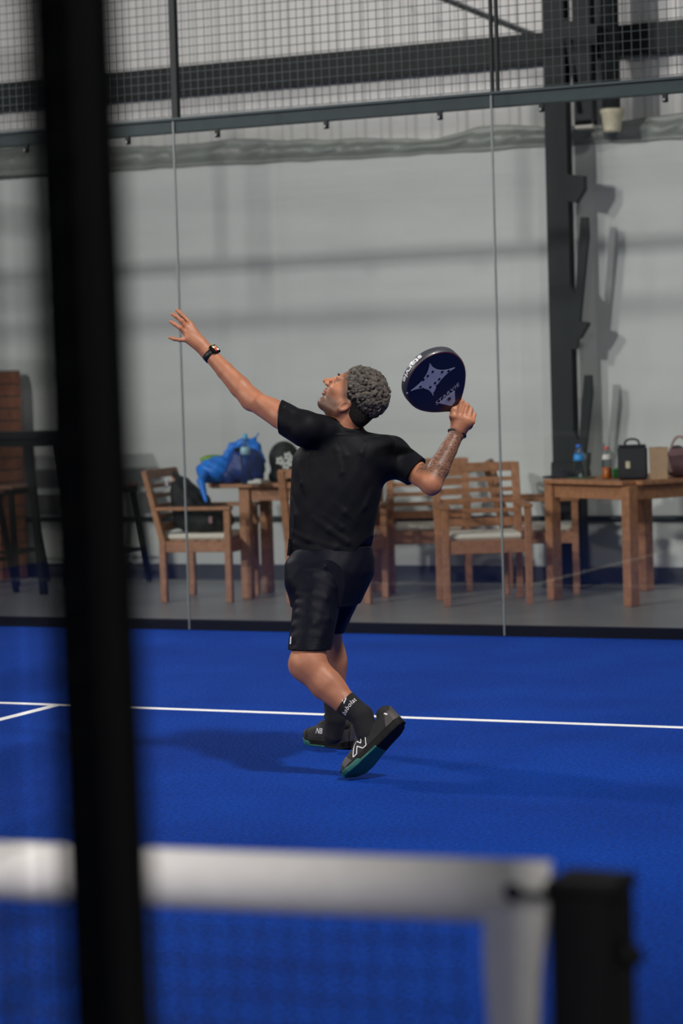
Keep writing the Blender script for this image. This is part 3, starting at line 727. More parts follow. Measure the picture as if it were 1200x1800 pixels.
def shoe(toe, T, Sn, Lt, name, lat_text, lateral):
    """toe: ground point under the toes; T forward, Sn = down out of the sole, Lt = sideways (towards the viewer)"""
    up_ = -Sn
    def lw(t, s, l): return np.multiply.outer(t, T)+np.multiply.outer(s, up_)+np.multiply.outer(l, Lt)+O
    O = toe - T*.125 - up_*.012
    side = lateral
    def field_upper(x, y, z):
        w = np.interp(x, tt, hw)*.97; c = np.interp(x, tt, cl_)*side; h = np.interp(x, tt, ht); s0 = spring(x)+.012
        hh = (h-s0)/2+.004; sc = (h+s0)/2
        wtop = w*(1-.42*np.clip((y-.03)/.09, 0, 1)*np.clip((.11-x)/.06, 0, 1))
        k = (np.abs((z-c)/wtop)**2.6+np.abs((y-sc)/hh)**2.6)**(1/2.6)
        return np.maximum((k-1)*np.minimum(wtop, hh)*.8, np.abs(x)-.148)
    def field_sole(x, y, z, a=.0, b=.030, grow=.003):
        w = np.interp(x, tt, hw)+grow; c = np.interp(x, tt, cl_)*side; s0 = spring(x)
        d = np.sqrt(np.maximum(np.abs(z-c)-(w-.006), 0)**2+np.maximum(np.abs(y-s0-(a+b)/2)-((b-a)/2-.004), 0)**2)-.005
        return np.maximum(d, np.abs(x)-.150)
    lo = np.array([-.152, -.005, -.06]); hi = np.array([.152, .125, .06])
    prim = lambda fn: (fn, lo, hi)
    ops_ = [('u', prim(field_upper), 0), ('u', ell((-.112, .095, 0), (.030, .020, .030)), .012), ('s', ell((-.062, .115, 0), (.052, .040, .026)), .006), ('u', ell((.012, .088, .002*side), (.040, .013, .022)), .008)]
    v, f = sdf_mesh(ops_, .0025); loc = v
    root = np_obj('shoe', toW(lw(v[:, 0], v[:, 1], v[:, 2])), f, UPP, person)
    for nm, a, b, m_, g, x0, x1 in (('midsole', .006, .030, MID, .002, -.15, .15), ('outsole', 0, .008, TEAL if True else MID, .003, -.02, .15), ('heel_outsole', 0, .008, MID, .003, -.15, -.02)):
        fn = (lambda a, b, g: (lambda x, y, z: field_sole(x, y, z, a, b, g)))(a, b, g)
        oo = [('u', prim(fn), 0)]
        if x0 > -.15: oo.append(('i', plane((x0, 0, 0), (-1, 0, 0)), 0))
        if x1 < .15: oo.append(('i', plane((x1, 0, 0), (1, 0, 0)), 0))
        v, f = sdf_mesh(oo, .0025); np_obj(nm, toW(lw(v[:, 0], v[:, 1], v[:, 2])), f, m_, root)
    # teal sidewall at the forefoot
    fn = lambda x, y, z: field_sole(x, y, z, .004, .020, .004)
    v, f = sdf_mesh([('u', prim(fn), 0), ('i', plane((.045, 0, 0), (-1, .9, 0)), 0)], .0025); np_obj('teal_sidewall', toW(lw(v[:, 0], v[:, 1], v[:, 2])), f, TEAL, root)
    # grey heel cup and toe overlay: slightly proud copies of the upper
    fo_ = lambda x, y, z: field_upper(x, y, z)-.0016
    v, f = sdf_mesh([('u', prim(fo_), 0), ('i', plane((-.100, .05, 0), (1, .55, 0)), 0), ('s', ell((-.075, .125, 0), (.05, .04, .026)), .0)], .0025); np_obj('heel_overlay', toW(lw(v[:, 0], v[:, 1], v[:, 2])), f, OVL, root)
    v, f = sdf_mesh([('u', prim(fo_), 0), ('i', plane((.088, .05, 0), (-1, .35, 0)), 0)], .0025); np_obj('toe_overlay', toW(lw(v[:, 0], v[:, 1], v[:, 2])), f, OVL if lateral < 0 else UPP, root)
    # laces
    for k in range(4):
        x = .052-.020*k; y = .074+.0085*k
        pts = [lw(x+.004*math.cos(3*q), y+.012*(1-(q*q)), q*.026) for q in np.linspace(-1, 1, 9)]
        MB().tube([toW(p) for p in pts], .0028, 6).build('lace', LACE, root)
    for s in (-1, 1):
        pts = [lw(-.012+.028*math.sin(a)*.6, .108+.018*abs(math.sin(a)), s*(.004+.020*(1-math.cos(a))*.5)) for a in np.linspace(0, math.pi, 9)]
        MB().tube([toW(p) for p in pts], .0022, 6).build('lace_loop', LACE, root)
    # surface of the side facing the viewer
    def side_l(x, y):
        w = np.interp(x, tt, hw)*.97; c = np.interp(x, tt, cl_)*side; h = np.interp(x, tt, ht); s0 = spring(x)+.012; hh = (h-s0)/2+.004; sc = (h+s0)/2
        wt = w*(1-.42*np.clip((y-.03)/.09, 0, 1)*np.clip((.11-x)/.06, 0, 1))
        return c+wt*max(1-abs((y-sc)/hh)**2.6, .05)**(1/2.6)
    def on(x, y, off=.0024): return toW(lw(x, y, side_l(x, y)+off))
    def strip(path, wd, nm, m_):
        mb = MB(); q = []
        pts = []
        for i in range(len(path)-1):
            a = np.array(path[i]); b = np.array(path[i+1]); d = unit(b-a); nn = np.array([-d[1], d[0]])
            n = 6; base = len(mb.v); vv = []; ff = []
            for j in range(n+1):
                c = a+(b-a)*j/n
                for s in (-1, 1): e = c+nn*wd*s; vv.append(on(e[0], e[1]))
            ff = [(2*j, 2*j+1, 2*j+3, 2*j+2) for j in range(n)]; mb.add(vv, ff)
        return mb.build(nm, m_, root)
    return root, on, strip, lw
# near shoe, up on its toes
T1 = unit([-.68, -.715, .10]); e1 = unit(np.cross(T1, [0, 0, 1.])); 
if e1[0] < 0: e1 = -e1
S1 = unit(math.cos(math.radians(33))*e1+math.sin(math.radians(33))*np.array([0, 0, -1.])); S1 = unit(S1-T1*(S1@T1)); L1 = np.cross(T1, S1)
if L1[2] > 0: L1 = -L1
r1, on1, st1, _ = shoe(P(618, 1362, 8.735), T1, S1, L1, 'shoe', 'N', -1)
Np = [(.070, .034), (.040, .074), (.026, .080), (.016, .056), (-.004, .090), (-.026, .090), (.006, .034), (.022, .034), (.034, .058), (.052, .034)]
st1(Np+[Np[0]], .0018, 'side_logo_outline', WHT)
hb = [(-.128, .066), (-.120, .082), (-.112, .086), (-.122, .064)]
mb = MB(); mb.add([on1(x, y, .004) for x, y in hb], [(0, 1, 2, 3)]); mb.build('heel_reflector', WHT, r1)
# far shoe, flat on the turf
tg = np.array(onZ(533, 1309, 0)); hg = np.array(onZ(614, 1322, 0)); dw = unit(np.array([tg[0]-hg[0], tg[1]-hg[1], 0]))
w2c = lambda v: AX @ np.asarray(v)
T2 = w2c(dw); S2 = w2c([0, 0, -1.]); L2 = w2c(np.cross([0, 0, 1.], dw)); 
if L2[2] > 0: L2 = -L2
toe2 = w2c((tg+dw*(.022)+np.array([0, 0, .012])) - CAM) 
toe2 = toe2 - L2*.05
r2, on2, st2, lw2 = shoe(toe2, T2, S2, L2, 'shoe', 'NB', 1)
text_on('shoe_mark', 'NB', .030, lambda x, y: on2(.012-x*.9, .062+y), WHT, r2, bold=.0006)
text_on('heel_mark', 'IOI', .022, lambda x, y: on2(-.112+y*.7, .066+x*.95), WHT, r2, bold=.0006)

# ------------------------------------------------------------------ watch and wristband
RUB = mat('black_rubber', srgb(18, 18, 20), .5)
wc = lerp(elL, wrL, .93); wd_ = unit(wrL-elL); nrm = unit(np.array([.55, .62, -.60])); nrm = unit(nrm-wd_*(nrm@wd_)); wsd = np.cross(wd_, nrm)
mb = MB(); v = []; f = []; n = 36
for i in range(n):
    a = 2*math.pi*i/n; d = nrm*math.cos(a)+wsd*math.sin(a)
    for dx, rr in ((-.011, .0285), (-.011, .0312), (.011, .0312), (.011, .0285)): v.append(toW(wc+wd_*dx+d*rr))
for i in range(n):
    for k in range(4): f.append((i*4+k, i*4+(k+1) % 4, ((i+1) % n)*4+(k+1) % 4, ((i+1) % n)*4+k))
ws = MB().add(v, f, True).build('watch', RUB, person); ws['label'] = 'black smart watch with lit colourful screen'
Mw = Matrix([list(x) for x in (wd_@AX, wsd@AX, nrm@AX)]).transposed()
MB().box(toW(wc+nrm*.0335), (.039, .034, .010), Mw, .003).build('watch_case', BLACK, ws)
def emis(name, col, st):
    m = bpy.data.materials.new(name); m.use_nodes = True; b = m.node_tree.nodes['Principled BSDF']; b.inputs['Base Color'].default_value = col; b.inputs['Emission Color'].default_value = col; b.inputs['Emission Strength'].default_value = st; return m
sc_ = MB().box(toW(wc+nrm*.0388), (.034, .029, .0012), Mw).build('watch_screen', mat('screen_black', srgb(12, 12, 14), .15), ws)
for cx, cy, sx, sy, col, nm in ((-.006, .004, .012, .009, srgb(210, 60, 50), 'screen_red'), (.007, .005, .010, .010, srgb(205, 215, 160), 'screen_green'), (-.007, -.007, .009, .007, srgb(230, 230, 235), 'screen_white'), (.006, -.007, .012, .006, srgb(230, 140, 90), 'screen_orange')):
    MB().box(toW(wc+nrm*.0397+wd_*cx+wsd*cy), (sx, sy, .0006), Mw).build('screen_tile', emis(nm, col, .35), ws)
wb = lerp(elR, wrR, .98); wdR = unit(wrR-elR); e1 = unit(np.cross(wdR, [0, 0, 1])); e2 = np.cross(wdR, e1)
MB().tube([toW(wb+wdR*.004*math.cos(a)+e1*.0325*math.cos(a)+e2*.0315*math.sin(a)) for a in np.linspace(0, 2*math.pi, 32, endpoint=False)], .0046, 8, closed=True).build('wristband', RUB, person)

# ------------------------------------------------------------------ racket
RFACE = mat('racket_face_black', srgb(15, 15, 27), .35, var=.1, coat=.3)
RRIM = mat('racket_rim', srgb(52, 54, 62), .4, var=.15, scale=20, coat=.2)
RRED = mat('racket_red_line', srgb(110, 14, 30), .4)
RSTAR = mat('racket_star_grey', srgb(176, 178, 196), .5, var=.06)
oa = [.112, .122, .135, .155, .18, .21, .25, .29, .33, .37, .40, .425, .442, .452, .4555]
ob_ = [.0165, .0175, .022, .040, .066, .091, .115, .1275, .130, .1225, .107, .083, .056, .028, 0]
ring = [(a, b) for a, b in zip(oa, ob_)] + [(a, -b) for a, b in list(zip(oa, ob_))[-2::-1]]
# resample the outline smoothly
R0 = np.array(ring); R0 = np.concatenate([R0]); 
for _ in range(2): R0 = np.concatenate([R0[:1], np.stack([R0[:-1]*.75+R0[1:]*.25, R0[:-1]*.25+R0[1:]*.75], 1).reshape(-1, 2), R0[-1:]])
ring = [tuple(q) for q in R0]; cen = np.array([.31, 0.])
def inset(q, d):
    q = np.array(q); v = cen-q; return q+unit(v)*d
racket = bpy.data.objects.new('padel_racket', None); C.objects.link(racket); racket.location = toW(rk(.06, 0, 0))
tag(racket, 'black padel racket with grey star face gripped in the raised hand', 'racket')
prof = [(.0035, -.0185), (0, -.014), (0, .014), (.0035, .0185)]
mb = MB(); n = len(ring); v = []; f = []
for q in ring:
    for d, h in prof: p = inset(q, d); v.append(toW(rk(p[0], p[1], h)))
for i in range(n):
    j = (i+1) % n
    for k in range(3): f.append((i*4+k, i*4+k+1, j*4+k+1, j*4+k))
mb.add(v, f, True); rim = mb.build('rim', RRIM, racket)
for sgn in (-1, 1):
    mb = MB(); mb.add([toW(rk(*inset(q, .0035), sgn*.0185)) for q in ring]+[toW(rk(*inset(q, .0065), sgn*.0190)) for q in ring], [(i, (i+1) % n, n+(i+1) % n, n+i) for i in range(n)]); mb.build('red_edge_line', RRED, racket)
    mb = MB(); mb.add([toW(rk(*inset(q, .0062), sgn*.0190)) for q in ring]+[toW(rk(.31, 0, sgn*.0190))], [(i, (i+1) % n, n) for i in range(n)]); mb.build('face', RFACE, racket)
# star with concave sides: outline and hole spots turned from pixels into racket-face coordinates
def face_ab(px, py):
    d = ray(px, py) @ np.linalg.inv(AX); n0 = RN; o_ = rk(.3, 0, .019); t = (o_@n0)/(d@n0); q = d*t-rk(.125, 0, .019)
    return np.array([.125+q@RA, (q@RW)/.97])
tips = [face_ab(*q) for q in ((755, 637), (801.5, 645), (761, 697), (720, 688))]; cs = sum(tips)/4; star = []
for i in range(4):
    a = tips[i]; b = tips[(i+1) % 4]; mid = (a+b)/2; ctrl = mid+(cs-mid)*.72
    for t in np.linspace(.03, .97, 13): star.append(tuple((1-t)**2*a+2*t*(1-t)*ctrl+t*t*b))
mb = MB(); mb.prism(star, .0188, .0196, lambda a, b, h: toW(rk(a, b, h))); mb.build('star', RSTAR, racket)
mb = MB(); c_ = face_ab(715.5, 691); mb.prism([(c_[0]+.004*math.cos(a), c_[1]+.004*math.sin(a)) for a in np.linspace(0, 2*math.pi, 10, endpoint=False)], .0188, .0196, lambda a, b, h: toW(rk(a, b, h))); mb.build('star_dot', RSTAR, racket)
for hx_, hy_ in ((550, 322), (600, 380), (548, 425), (502, 465), (472, 540), (497, 562), (575, 543), (620, 600), (648, 527), (625, 500), (670, 458), (700, 383), (768, 373)):
    q = face_ab(660+hx_/6, 590+hy_/6)
    m1 = MB(); m1.prism([(q[0]+.0058*math.cos(a), q[1]+.0058*math.sin(a)) for a in np.linspace(0, 2*math.pi, 14, endpoint=False)], .0190, .0200, lambda a, b, h: toW(rk(a, b, h))); m1.build('hole', RFACE, racket)
text_on('face_lettering', 'STARVIE', .026, lambda x, y: toW(rk(.229+y*.9, .004+x*1.15, .0196)), WHT, racket, shear=.25, space=1.1)
mb = MB(); mb.prism([tuple(face_ab(*q)) for q in ((799, 686), (771, 708.5), (793, 713.5), (799.5, 706))], .0188, .0196, lambda a, b, h: toW(rk(a, b, h))); mb.build('throat_plate', RSTAR, racket)
st = []
for k in range(10):
    r_ = .0125 if k % 2 == 0 else .0055; c_ = face_ab(789, 701); st.append((c_[0]+r_*math.cos(k*math.pi/5), c_[1]+r_*math.sin(k*math.pi/5)))
mb = MB(); mb.prism(st, .0190, .0201, lambda a, b, h: toW(rk(a, b, h))); mb.build('throat_star', RFACE, racket)
# rim lettering, running round the outside of the tip
acc = np.concatenate([[0], np.cumsum(np.linalg.norm(np.diff(R0, axis=0), axis=1))]); tot = acc[-1]
ipk = int(np.argmax(R0[:, 0]))
def on_rim(s, h):
    s = np.clip(s, 0, tot); a = np.interp(s, acc, R0[:, 0]); b = np.interp(s, acc, R0[:, 1]); e = 1e-3
    ta = np.interp(min(s+e, tot), acc, R0[:, 0])-np.interp(max(s-e, 0), acc, R0[:, 0]); tb = np.interp(min(s+e, tot), acc, R0[:, 1])-np.interp(max(s-e, 0), acc, R0[:, 1])
    nn = unit([tb, -ta]); 
    if nn@(np.array([a, b])-cen) < 0: nn = -nn
    return toW(rk(a+nn[0]*.0012, b+nn[1]*.0012, h))
text_on('rim_lettering', 'starvie', .030, lambda x, y: on_rim(acc[ipk]+.050+x*1.55, y), WHT, racket, bold=.0008)
# handle
hp = [rk(.128, 0, 0), rk(.115, 0, 0), rk(.06, 0, 0), rk(.012, 0, 0), rk(0, 0, 0)]
MB().tube([toW(p) for p in hp], [.0185, .0165, .0165, .0175, .0185], 12).build('handle', mat('grip_white', srgb(206, 200, 206), .7, bump=.3, bscale=200), racket)
MB().tube([toW(rk(0, 0, 0)), toW(rk(-.006, 0, 0))], .020, 12).build('butt_cap', BLACK, racket)

# ------------------------------------------------------------------ garden chairs (own coordinates: faces -y, origin on the floor at the centre)
FZ = -.012
def make_chair(wood):
    t = thing('garden_chair', 'wooden garden chair', 'chair')
    w, d = .265, .245
    for s in (-1, 1):
        part(MB().bar((s*w, -d, 0), (s*w, -d, .62), .045, .045, .004), 'front_leg', wood, t)
        part(MB().bar((s*w, d-.02, 0), (s*w, d-.02, .44), .045, .045, .004).bar((s*w, d-.02, .42), (s*w, d+.10, .89), .042, .05, .004, up=(1, 0, 0)), 'rear_leg', wood, t)
        part(MB().bar((s*w, -d-.03, .632), (s*w, d+.04, .632), .06, .025, .004), 'armrest', wood, t)
        part(MB().bar((s*w, -d, .375), (s*w, d-.02, .375), .025, .075, .003), 'side_rail', wood, t)
    part(MB().bar((-w, -d, .375), (w, -d, .375), .025, .085, .003), 'front_apron', wood, t)
    part(MB().bar((-w, d-.02, .375), (w, d-.02, .375), .025, .075, .003), 'rear_apron', wood, t)
    def bk(z): return d-.02+.12*(z-.42)/.47
    part(MB().bar((-w, bk(.865), .865), (w, bk(.865), .865), .024, .060, .003), 'top_rail', wood, t)
    part(MB().bar((-w, bk(.505), .505), (w, bk(.505), .505), .024, .055, .003), 'lower_rail', wood, t)
    for z in (.58, .648, .716, .784): part(MB().bar((-w, bk(z), z), (w, bk(z), z), .014, .028, .002), 'back_slat', wood, t)
    for k in range(6): part(MB().bar((-w+.02, -d+.04+k*.08, .408), (w-.02, -d+.04+k*.08, .408), .06, .018, .002), 'seat_slat', wood, t)
    mb = MB().box((0, 0, .438), (.47, .45, .042), bev=.016); part(mb, 'seat_cushion', CUSH, t)
    return t
chA = make_chair(WOOD); chB = make_chair(WOOD)
def place(c, x, y, face, label, copy=True):
    o = copy_tree(c) if copy else c
    o.location = (x, y, FZ); o.rotation_euler = (0, 0, math.atan2(face[1], face[0])+math.pi/2); o['label'] = label; o['group'] = 'garden chairs behind the glass'
    return o
place(chA, .075, 12.02, (.475, -.88), 'teak armchair facing the court with an empty cream cushion, nearest the bottle table', False)
place(chA, -1.93, 11.99, (.99, .13), 'teak armchair holding a black backpack on its seat')
place(chA, -.94, 11.95, (-.17, .985), 'teak armchair at the bag-laden table, hidden largely by the player')
place(chA, -.66, 12.86, (.40, -.92), 'teak armchair against the white wall, behind the bent tattooed arm')
place(chB, .17, 12.83, (.95, .31), 'teak armchair by the steel column, turned away towards the bottle table', False)

# tables
def make_table(name, label, corners, wood, h=.785, over=.07, overx=None, shift=0, leg=.075, rnd=False):
    cs2 = [Vector((c[0], c[1], 0)) for c in corners]; ce = sum(cs2, Vector())/4
    t = thing(name, label, 'table', (ce.x, ce.y, FZ))
    L_ = [c-ce for c in cs2]; ex = (L_[1]-L_[0]).normalized(); ey = (L_[3]-L_[0]).normalized()
    Mx = Matrix((ex, ey, Vector((0, 0, 1)))).transposed()
    for c in L_: part(MB().box((c.x, c.y, (h-.03)/2), (leg, leg, h-.03), Mx, .004), 'leg', wood, t)
    for i in range(4):
        a, b = L_[i], L_[(i+1) % 4]; part(MB().bar((a.x, a.y, h-.075), (b.x, b.y, h-.075), .025, .09, .003), 'apron', wood, t)
    lx = (L_[1]-L_[0]).length+2*(over if overx is None else overx); ly = (L_[3]-L_[0]).length+2*over; n = max(5, int(ly/.11))
    for k in range(n):
        o_ = ey*(-ly/2+ly*(k+.5)/n); sh = .06 if k in (0, n-1) else 0
        o_ = o_ + ex*shift; part(MB().box((o_.x, o_.y, h-.014), (lx-2*sh, ly/n-.004, .028), Mx, .004), 'plank', wood, t)
    return t, Mx
a, b, c3 = onZ(975, 1053), onZ(1110, 1066), onZ(1128, 1042)
ex = (b-a).normalized(); ey = Vector((-ex.y, ex.x, 0))
tR, MR = make_table('garden_table', 'teak table carrying drink bottles and the black lunch bag', [a, b, b+ey*.78, a+ey*.78], WOOD)
la = onZ(437, 1052); ex2 = Vector((.985, .17, 0)); ey2 = Vector((-.17, .985, 0))
tL, ML = make_table('garden_table', 'teak table piled with a bright blue bag', [la, la+ex2*.80, la+ex2*.80+ey2*.46, la+ey2*.46], WOOD, over=.08, overx=.17, shift=-.11)
for c_ in tL.children: pass
TZ = FZ+.785
def onT(px, dep, z=TZ+.001):
    p = toW(P(px, 842, dep)); return Vector((p[0], p[1], z))

# bottles: lathe profiles
CLEAR = glass('clear_plastic', (.86, .9, .92), 1, .1)
def bottle(px, py, H_, R_, label, capc, labc, z0, z1, liquid=None, liq=(0, 0)):
    p = onT(px, py); t = thing('drink_bottle', label, 'bottle', p)
    pr = [(R_*.92, 0), (R_, .008), (R_, H_*.60), (R_*.96, H_*.66), (R_*.5, H_*.86), (R_*.42, H_*.92), (R_*.42, H_*.95)]
    part(MB().lathe((0, 0, 0), pr), 'bottle_body', CLEAR, t)
    part(MB().lathe((0, 0, 0), [(R_*.5, H_*.925), (R_*.52, H_*.93), (R_*.52, H_*.99), (R_*.46, H_)]), 'cap', mat(capc[0], capc[1], .45), t)
    rr = lambda z: np.interp(z, [q[1] for q in pr], [q[0] for q in pr])
    part(MB().lathe((0, 0, 0), [(rr(H_*z)+.001, H_*z) for z in np.linspace(z0, z1, 5)]), 'paper_label', mat(labc[0], labc[1], .5), t)
    if liquid: part(MB().lathe((0, 0, 0), [(R_*.9, .004), (R_*.965, .01), (R_*.965, H_*liq[1]*.98), (R_*.9, H_*liq[1])]), 'liquid', liquid, t)
    return t
bottle(1018, 15.62, .215, .034, 'water bottle with bright blue cap and blue label', ('cap_blue', srgb(28, 104, 214)), ('label_blue', srgb(28, 138, 214)), .52, .72)
bottle(1067, 15.35, .205, .031, 'bottle with red cap and orange drink in its lower part', ('cap_red', srgb(206, 72, 58)), ('label_white', srgb(204, 200, 194)), .60, .76, mat('orange_drink', srgb(206, 112, 20), .3), (0, .36))
# dark phone case leaning behind the water bottle, green tray line
p = onT(1031, 15.85); MBk = MB().lathe((p.x, p.y, TZ), [(.028, .0), (.03, .005), (.022, .06), (.03, .09), (.034, .15), (.03, .155)], 16)
o = MBk.build('small_cup', mat('dark_green_plastic', srgb(34, 44, 40), .5)); tag(o, 'small dark tumbler standing behind the water bottle', 'cup')
p = onT(1022, 15.55); o = MB().box((p.x, p.y, TZ+.004), (.17, .10, .008), MR, .003).build('notebook', mat('green_cover', srgb(34, 76, 52), .7)); tag(o, 'thin dark green notebook lying under the water bottle', 'notebook')
p = onT(1083, 15.42); o = MB().box((p.x, p.y, TZ+.03), (.045, .03, .06), MR, .006).tube([(p.x, p.y, TZ+.05), (p.x, p.y, TZ+.066)], .008, 8).build('green_tube', mat('bright_green', srgb(24, 148, 40), .5)); tag(o, 'small bright green packet between orange drink and black lunch bag', 'packet')
# black lunch bag
p = onT(1112, 15.12); lb = thing('lunch_bag', 'boxy black lunch bag with top handle and pale clasp', 'bag', p, math.radians(20))
part(MB().box((0, .03, .105), (.185, .14, .21), bev=.014), 'bag_body', mat('black_nylon', srgb(18, 19, 24), .6, bump=.2), lb)
part(MB().box((0, .03, .213), (.175, .13, .012), bev=.005), 'lid', mat('black_nylon', srgb(18, 19, 24), .6), lb)
part(MB().tube([(.045*math.cos(a), .03, .215+.04*math.sin(a)**.6) for a in np.linspace(.02, math.pi-.02, 13)], .007, 8), 'handle', mat('black_nylon', srgb(18, 19, 24), .6), lb)
part(MB().box((-.03, -.043, .095), (.028, .008, .045), bev=.003), 'clasp', mat('pale_tag', srgb(196, 188, 158), .5), lb)
# paper bag
p = onT(1158, 15.12); pb = thing('paper_bag', 'brown kraft paper bag standing between lunch bag and handbag', 'bag', p, math.radians(16))
KR = mat('kraft_paper', srgb(160, 132, 104), .85, var=.08, scale=20, bump=.3, bscale=40)
hw_, dd_ = .055, .04
part(MB().add([(-hw_, -dd_, 0), (hw_, -dd_, 0), (hw_, dd_, 0), (-hw_, dd_, 0), (-hw_-.004, -dd_+.008, .2), (hw_+.004, -dd_+.008, .2), (hw_+.004, dd_-.006, .2), (-hw_-.004, dd_-.006, .2), (hw_-.012, 0, .1), (-hw_+.012, 0, .1)],
     [(0, 1, 2, 3), (0, 1, 5, 4), (2, 3, 7, 6), (1, 2, 8), (1, 8, 5), (2, 6, 8), (5, 8, 6), (0, 9, 3), (0, 4, 9), (3, 9, 7), (4, 7, 9)]), 'bag_sides', KR, pb)
part(MB().tube([(-.02, -dd_+.006, .2), (-.018, -dd_+.006, .2), (0, -dd_+.006, .2), (.02, -dd_+.006, .2)], .003, 6), 'folded_rim', KR, pb)
# handbag
p = onT(1192, 15.25); ops = []
pw = np.array(p)
pw[2] += .004; U(rbox(pw+[.03, .05, .087], (.115, .06, .085), .045), 0); U(ell(pw+[.03, .05, .057], (.125, .07, .055)), .03); U(ell(pw+[.03, .05, .145], (.085, .035, .03)), .03)
v, f = sdf_mesh(ops, .006); hbag = np_obj('handbag', v, f, mat('plum_leather', srgb(112, 76, 80), .5, var=.12, bump=.2, bscale=60), None, pw); tag(hbag, 'plum leather handbag with arched strap at the table end', 'bag')
MB().tube([tuple(pw+np.array([-.045+.06*math.cos(a)+.045, .04, .14+.115*math.sin(a)])) for a in np.linspace(0, math.pi, 15)], .0075, 8).build('strap', mat('tan_strap', srgb(140, 108, 96), .5), hbag)
MB().bar(tuple(pw+np.array([-.075, -.012, .15])), tuple(pw+np.array([-.045, -.016, .03])), .004, .022).build('scarf_end', mat('pale_scarf', srgb(190, 164, 152), .8), hbag)
ops = []; U(ell(pw+[-.06, .17, .165], (.05, .05, .028)), 0); U(ell(pw+[-.06, .18, .092], (.04, .04, .09)), .03); v, f = sdf_mesh(ops, .006)
o = np_obj('dark_pouch', v, f, mat('dark_plum', srgb(46, 36, 46), .7), None, pw+[-.06, .18, 0]); tag(o, 'dark soft pouch standing between paper bag and handbag', 'pouch')
# dark cap by the column end of the table
p = np.array(onT(978, 15.66)); ops = []; U(ell(p+[.03, .04, .005], (.075, .075, .055)), 0); U(ell(p+[-.03, 0, .008], (.07, .05, .010)), .012); ops.append(('i', plane(p+[0, 0, 0], (0, 0, -1)), 0)); v, f = sdf_mesh(ops, .005)
o = np_obj('baseball_cap', v, f, mat('navy_twill', srgb(24, 26, 36), .8, bump=.3), None, p); tag(o, 'dark navy cap lying on the table edge beside the water bottle', 'cap')

# blue bag and things on the other table
def onTc(px, py, dep): return np.array(toW(P(px, py, dep)))
BL = mat('bright_blue_nylon', srgb(14, 116, 214), .5, var=.25, scale=14, bump=.3, bscale=30)
BD = mat('deep_blue_nylon', srgb(16, 48, 112), .55, var=.3, scale=16, bump=.3, bscale=30)
dB = 16.35
ops = []; TP = plane(AX@(np.array(onT(400, dB))-CAM), AX@np.array([0, 0, -1.]))
U(ell(P(377, 828, dB), (.125, .088, .12)), 0); U(ell(P(398, 822, dB+.03), (.10, .09, .10)), .05)
U(chain_prim([P(397, 806, dB-.03), P(410, 786, dB-.03), P(430, 777, dB-.03), P(450, 786, dB-.03), P(461, 812, dB-.03)], [.030, .034, .032, .03, .026]), .03); U(chain_prim([P(440, 782, dB-.02), P(447, 772, dB-.02), P(454, 762, dB-.02)], [.026, .016, .004]), .02)
ops.append(('d', ((lambda x, y, z: .006*np.sin(x*60+y*35)*np.sin(y*48+z*33)), None, None), 0))
ops.append(('i', TP, 0))
v, f = sdf_mesh([o_ for o_ in ops if o_], .007); bb = np_obj('sports_bag', toW(v), f, BL, None, np.array(toW(P(400, 852, dB)))); tag(bb, 'bright blue soft sports bag slumped on the table', 'bag')
ops = []; U(chain_prim([P(360, 832, dB-.08), P(353, 846, dB-.20), P(362, 880, dB-.25)], [.035, .028, .014]), 0); v, f = sdf_mesh(ops, .007); np_obj('hanging_strap', toW(v), f, BL, bb)
ops = []; U(ell(P(432, 818, dB-.02), (.135, .135, .12)), 0); U(ell(P(404, 836, dB-.07), (.06, .06, .05)), .04); U(ell(P(448, 836, dB-.05), (.06, .06, .06)), .04)
ops.append(('d', ((lambda x, y, z: .008*np.sin(x*50+y*25)*np.sin(y*38+z*33)), None, None), 0)); ops.append(('i', TP, 0)); v, f = sdf_mesh(ops, .007); np_obj('main_compartment', toW(v), f, BD, bb)
ops = []; U(ell(P(377, 808, dB+.04), (.10, .035, .05)), 0); v, f = sdf_mesh(ops, .006); np_obj('lime_lining', toW(v), f, mat('lime_trim', srgb(110, 150, 40), .6), bb)
MB().box(toW(P(419, 790, dB-.10)), (.065, .02, .022), bev=.006).build('grab_handle', BLACK, bb)
# water bottle in front of the blue bag
pz = onTc(433, 851, dB-.24); pz[2] = TZ+.001
wb_ = thing('drink_bottle', 'clear plastic bottle with pale blue cap in front of the blue bag', 'bottle', pz)
part(MB().lathe((0, 0, 0), [(.03, 0), (.033, .01), (.033, .20), (.03, .22), (.014, .285), (.013, .305)]), 'bottle_body', glass('blue_clear_plastic', (.72, .84, .92), 1, .1), wb_)
part(MB().lathe((0, 0, 0), [(.0155, .305), (.016, .31), (.016, .335), (.014, .338)]), 'cap', mat('cap_pale_blue', srgb(88, 178, 220), .5), wb_)
part(MB().lathe((0, 0, 0), [(.034, .2), (.0345, .24), (.031, .25)]), 'paper_label', mat('label_pale', srgb(150, 190, 205), .5), wb_)
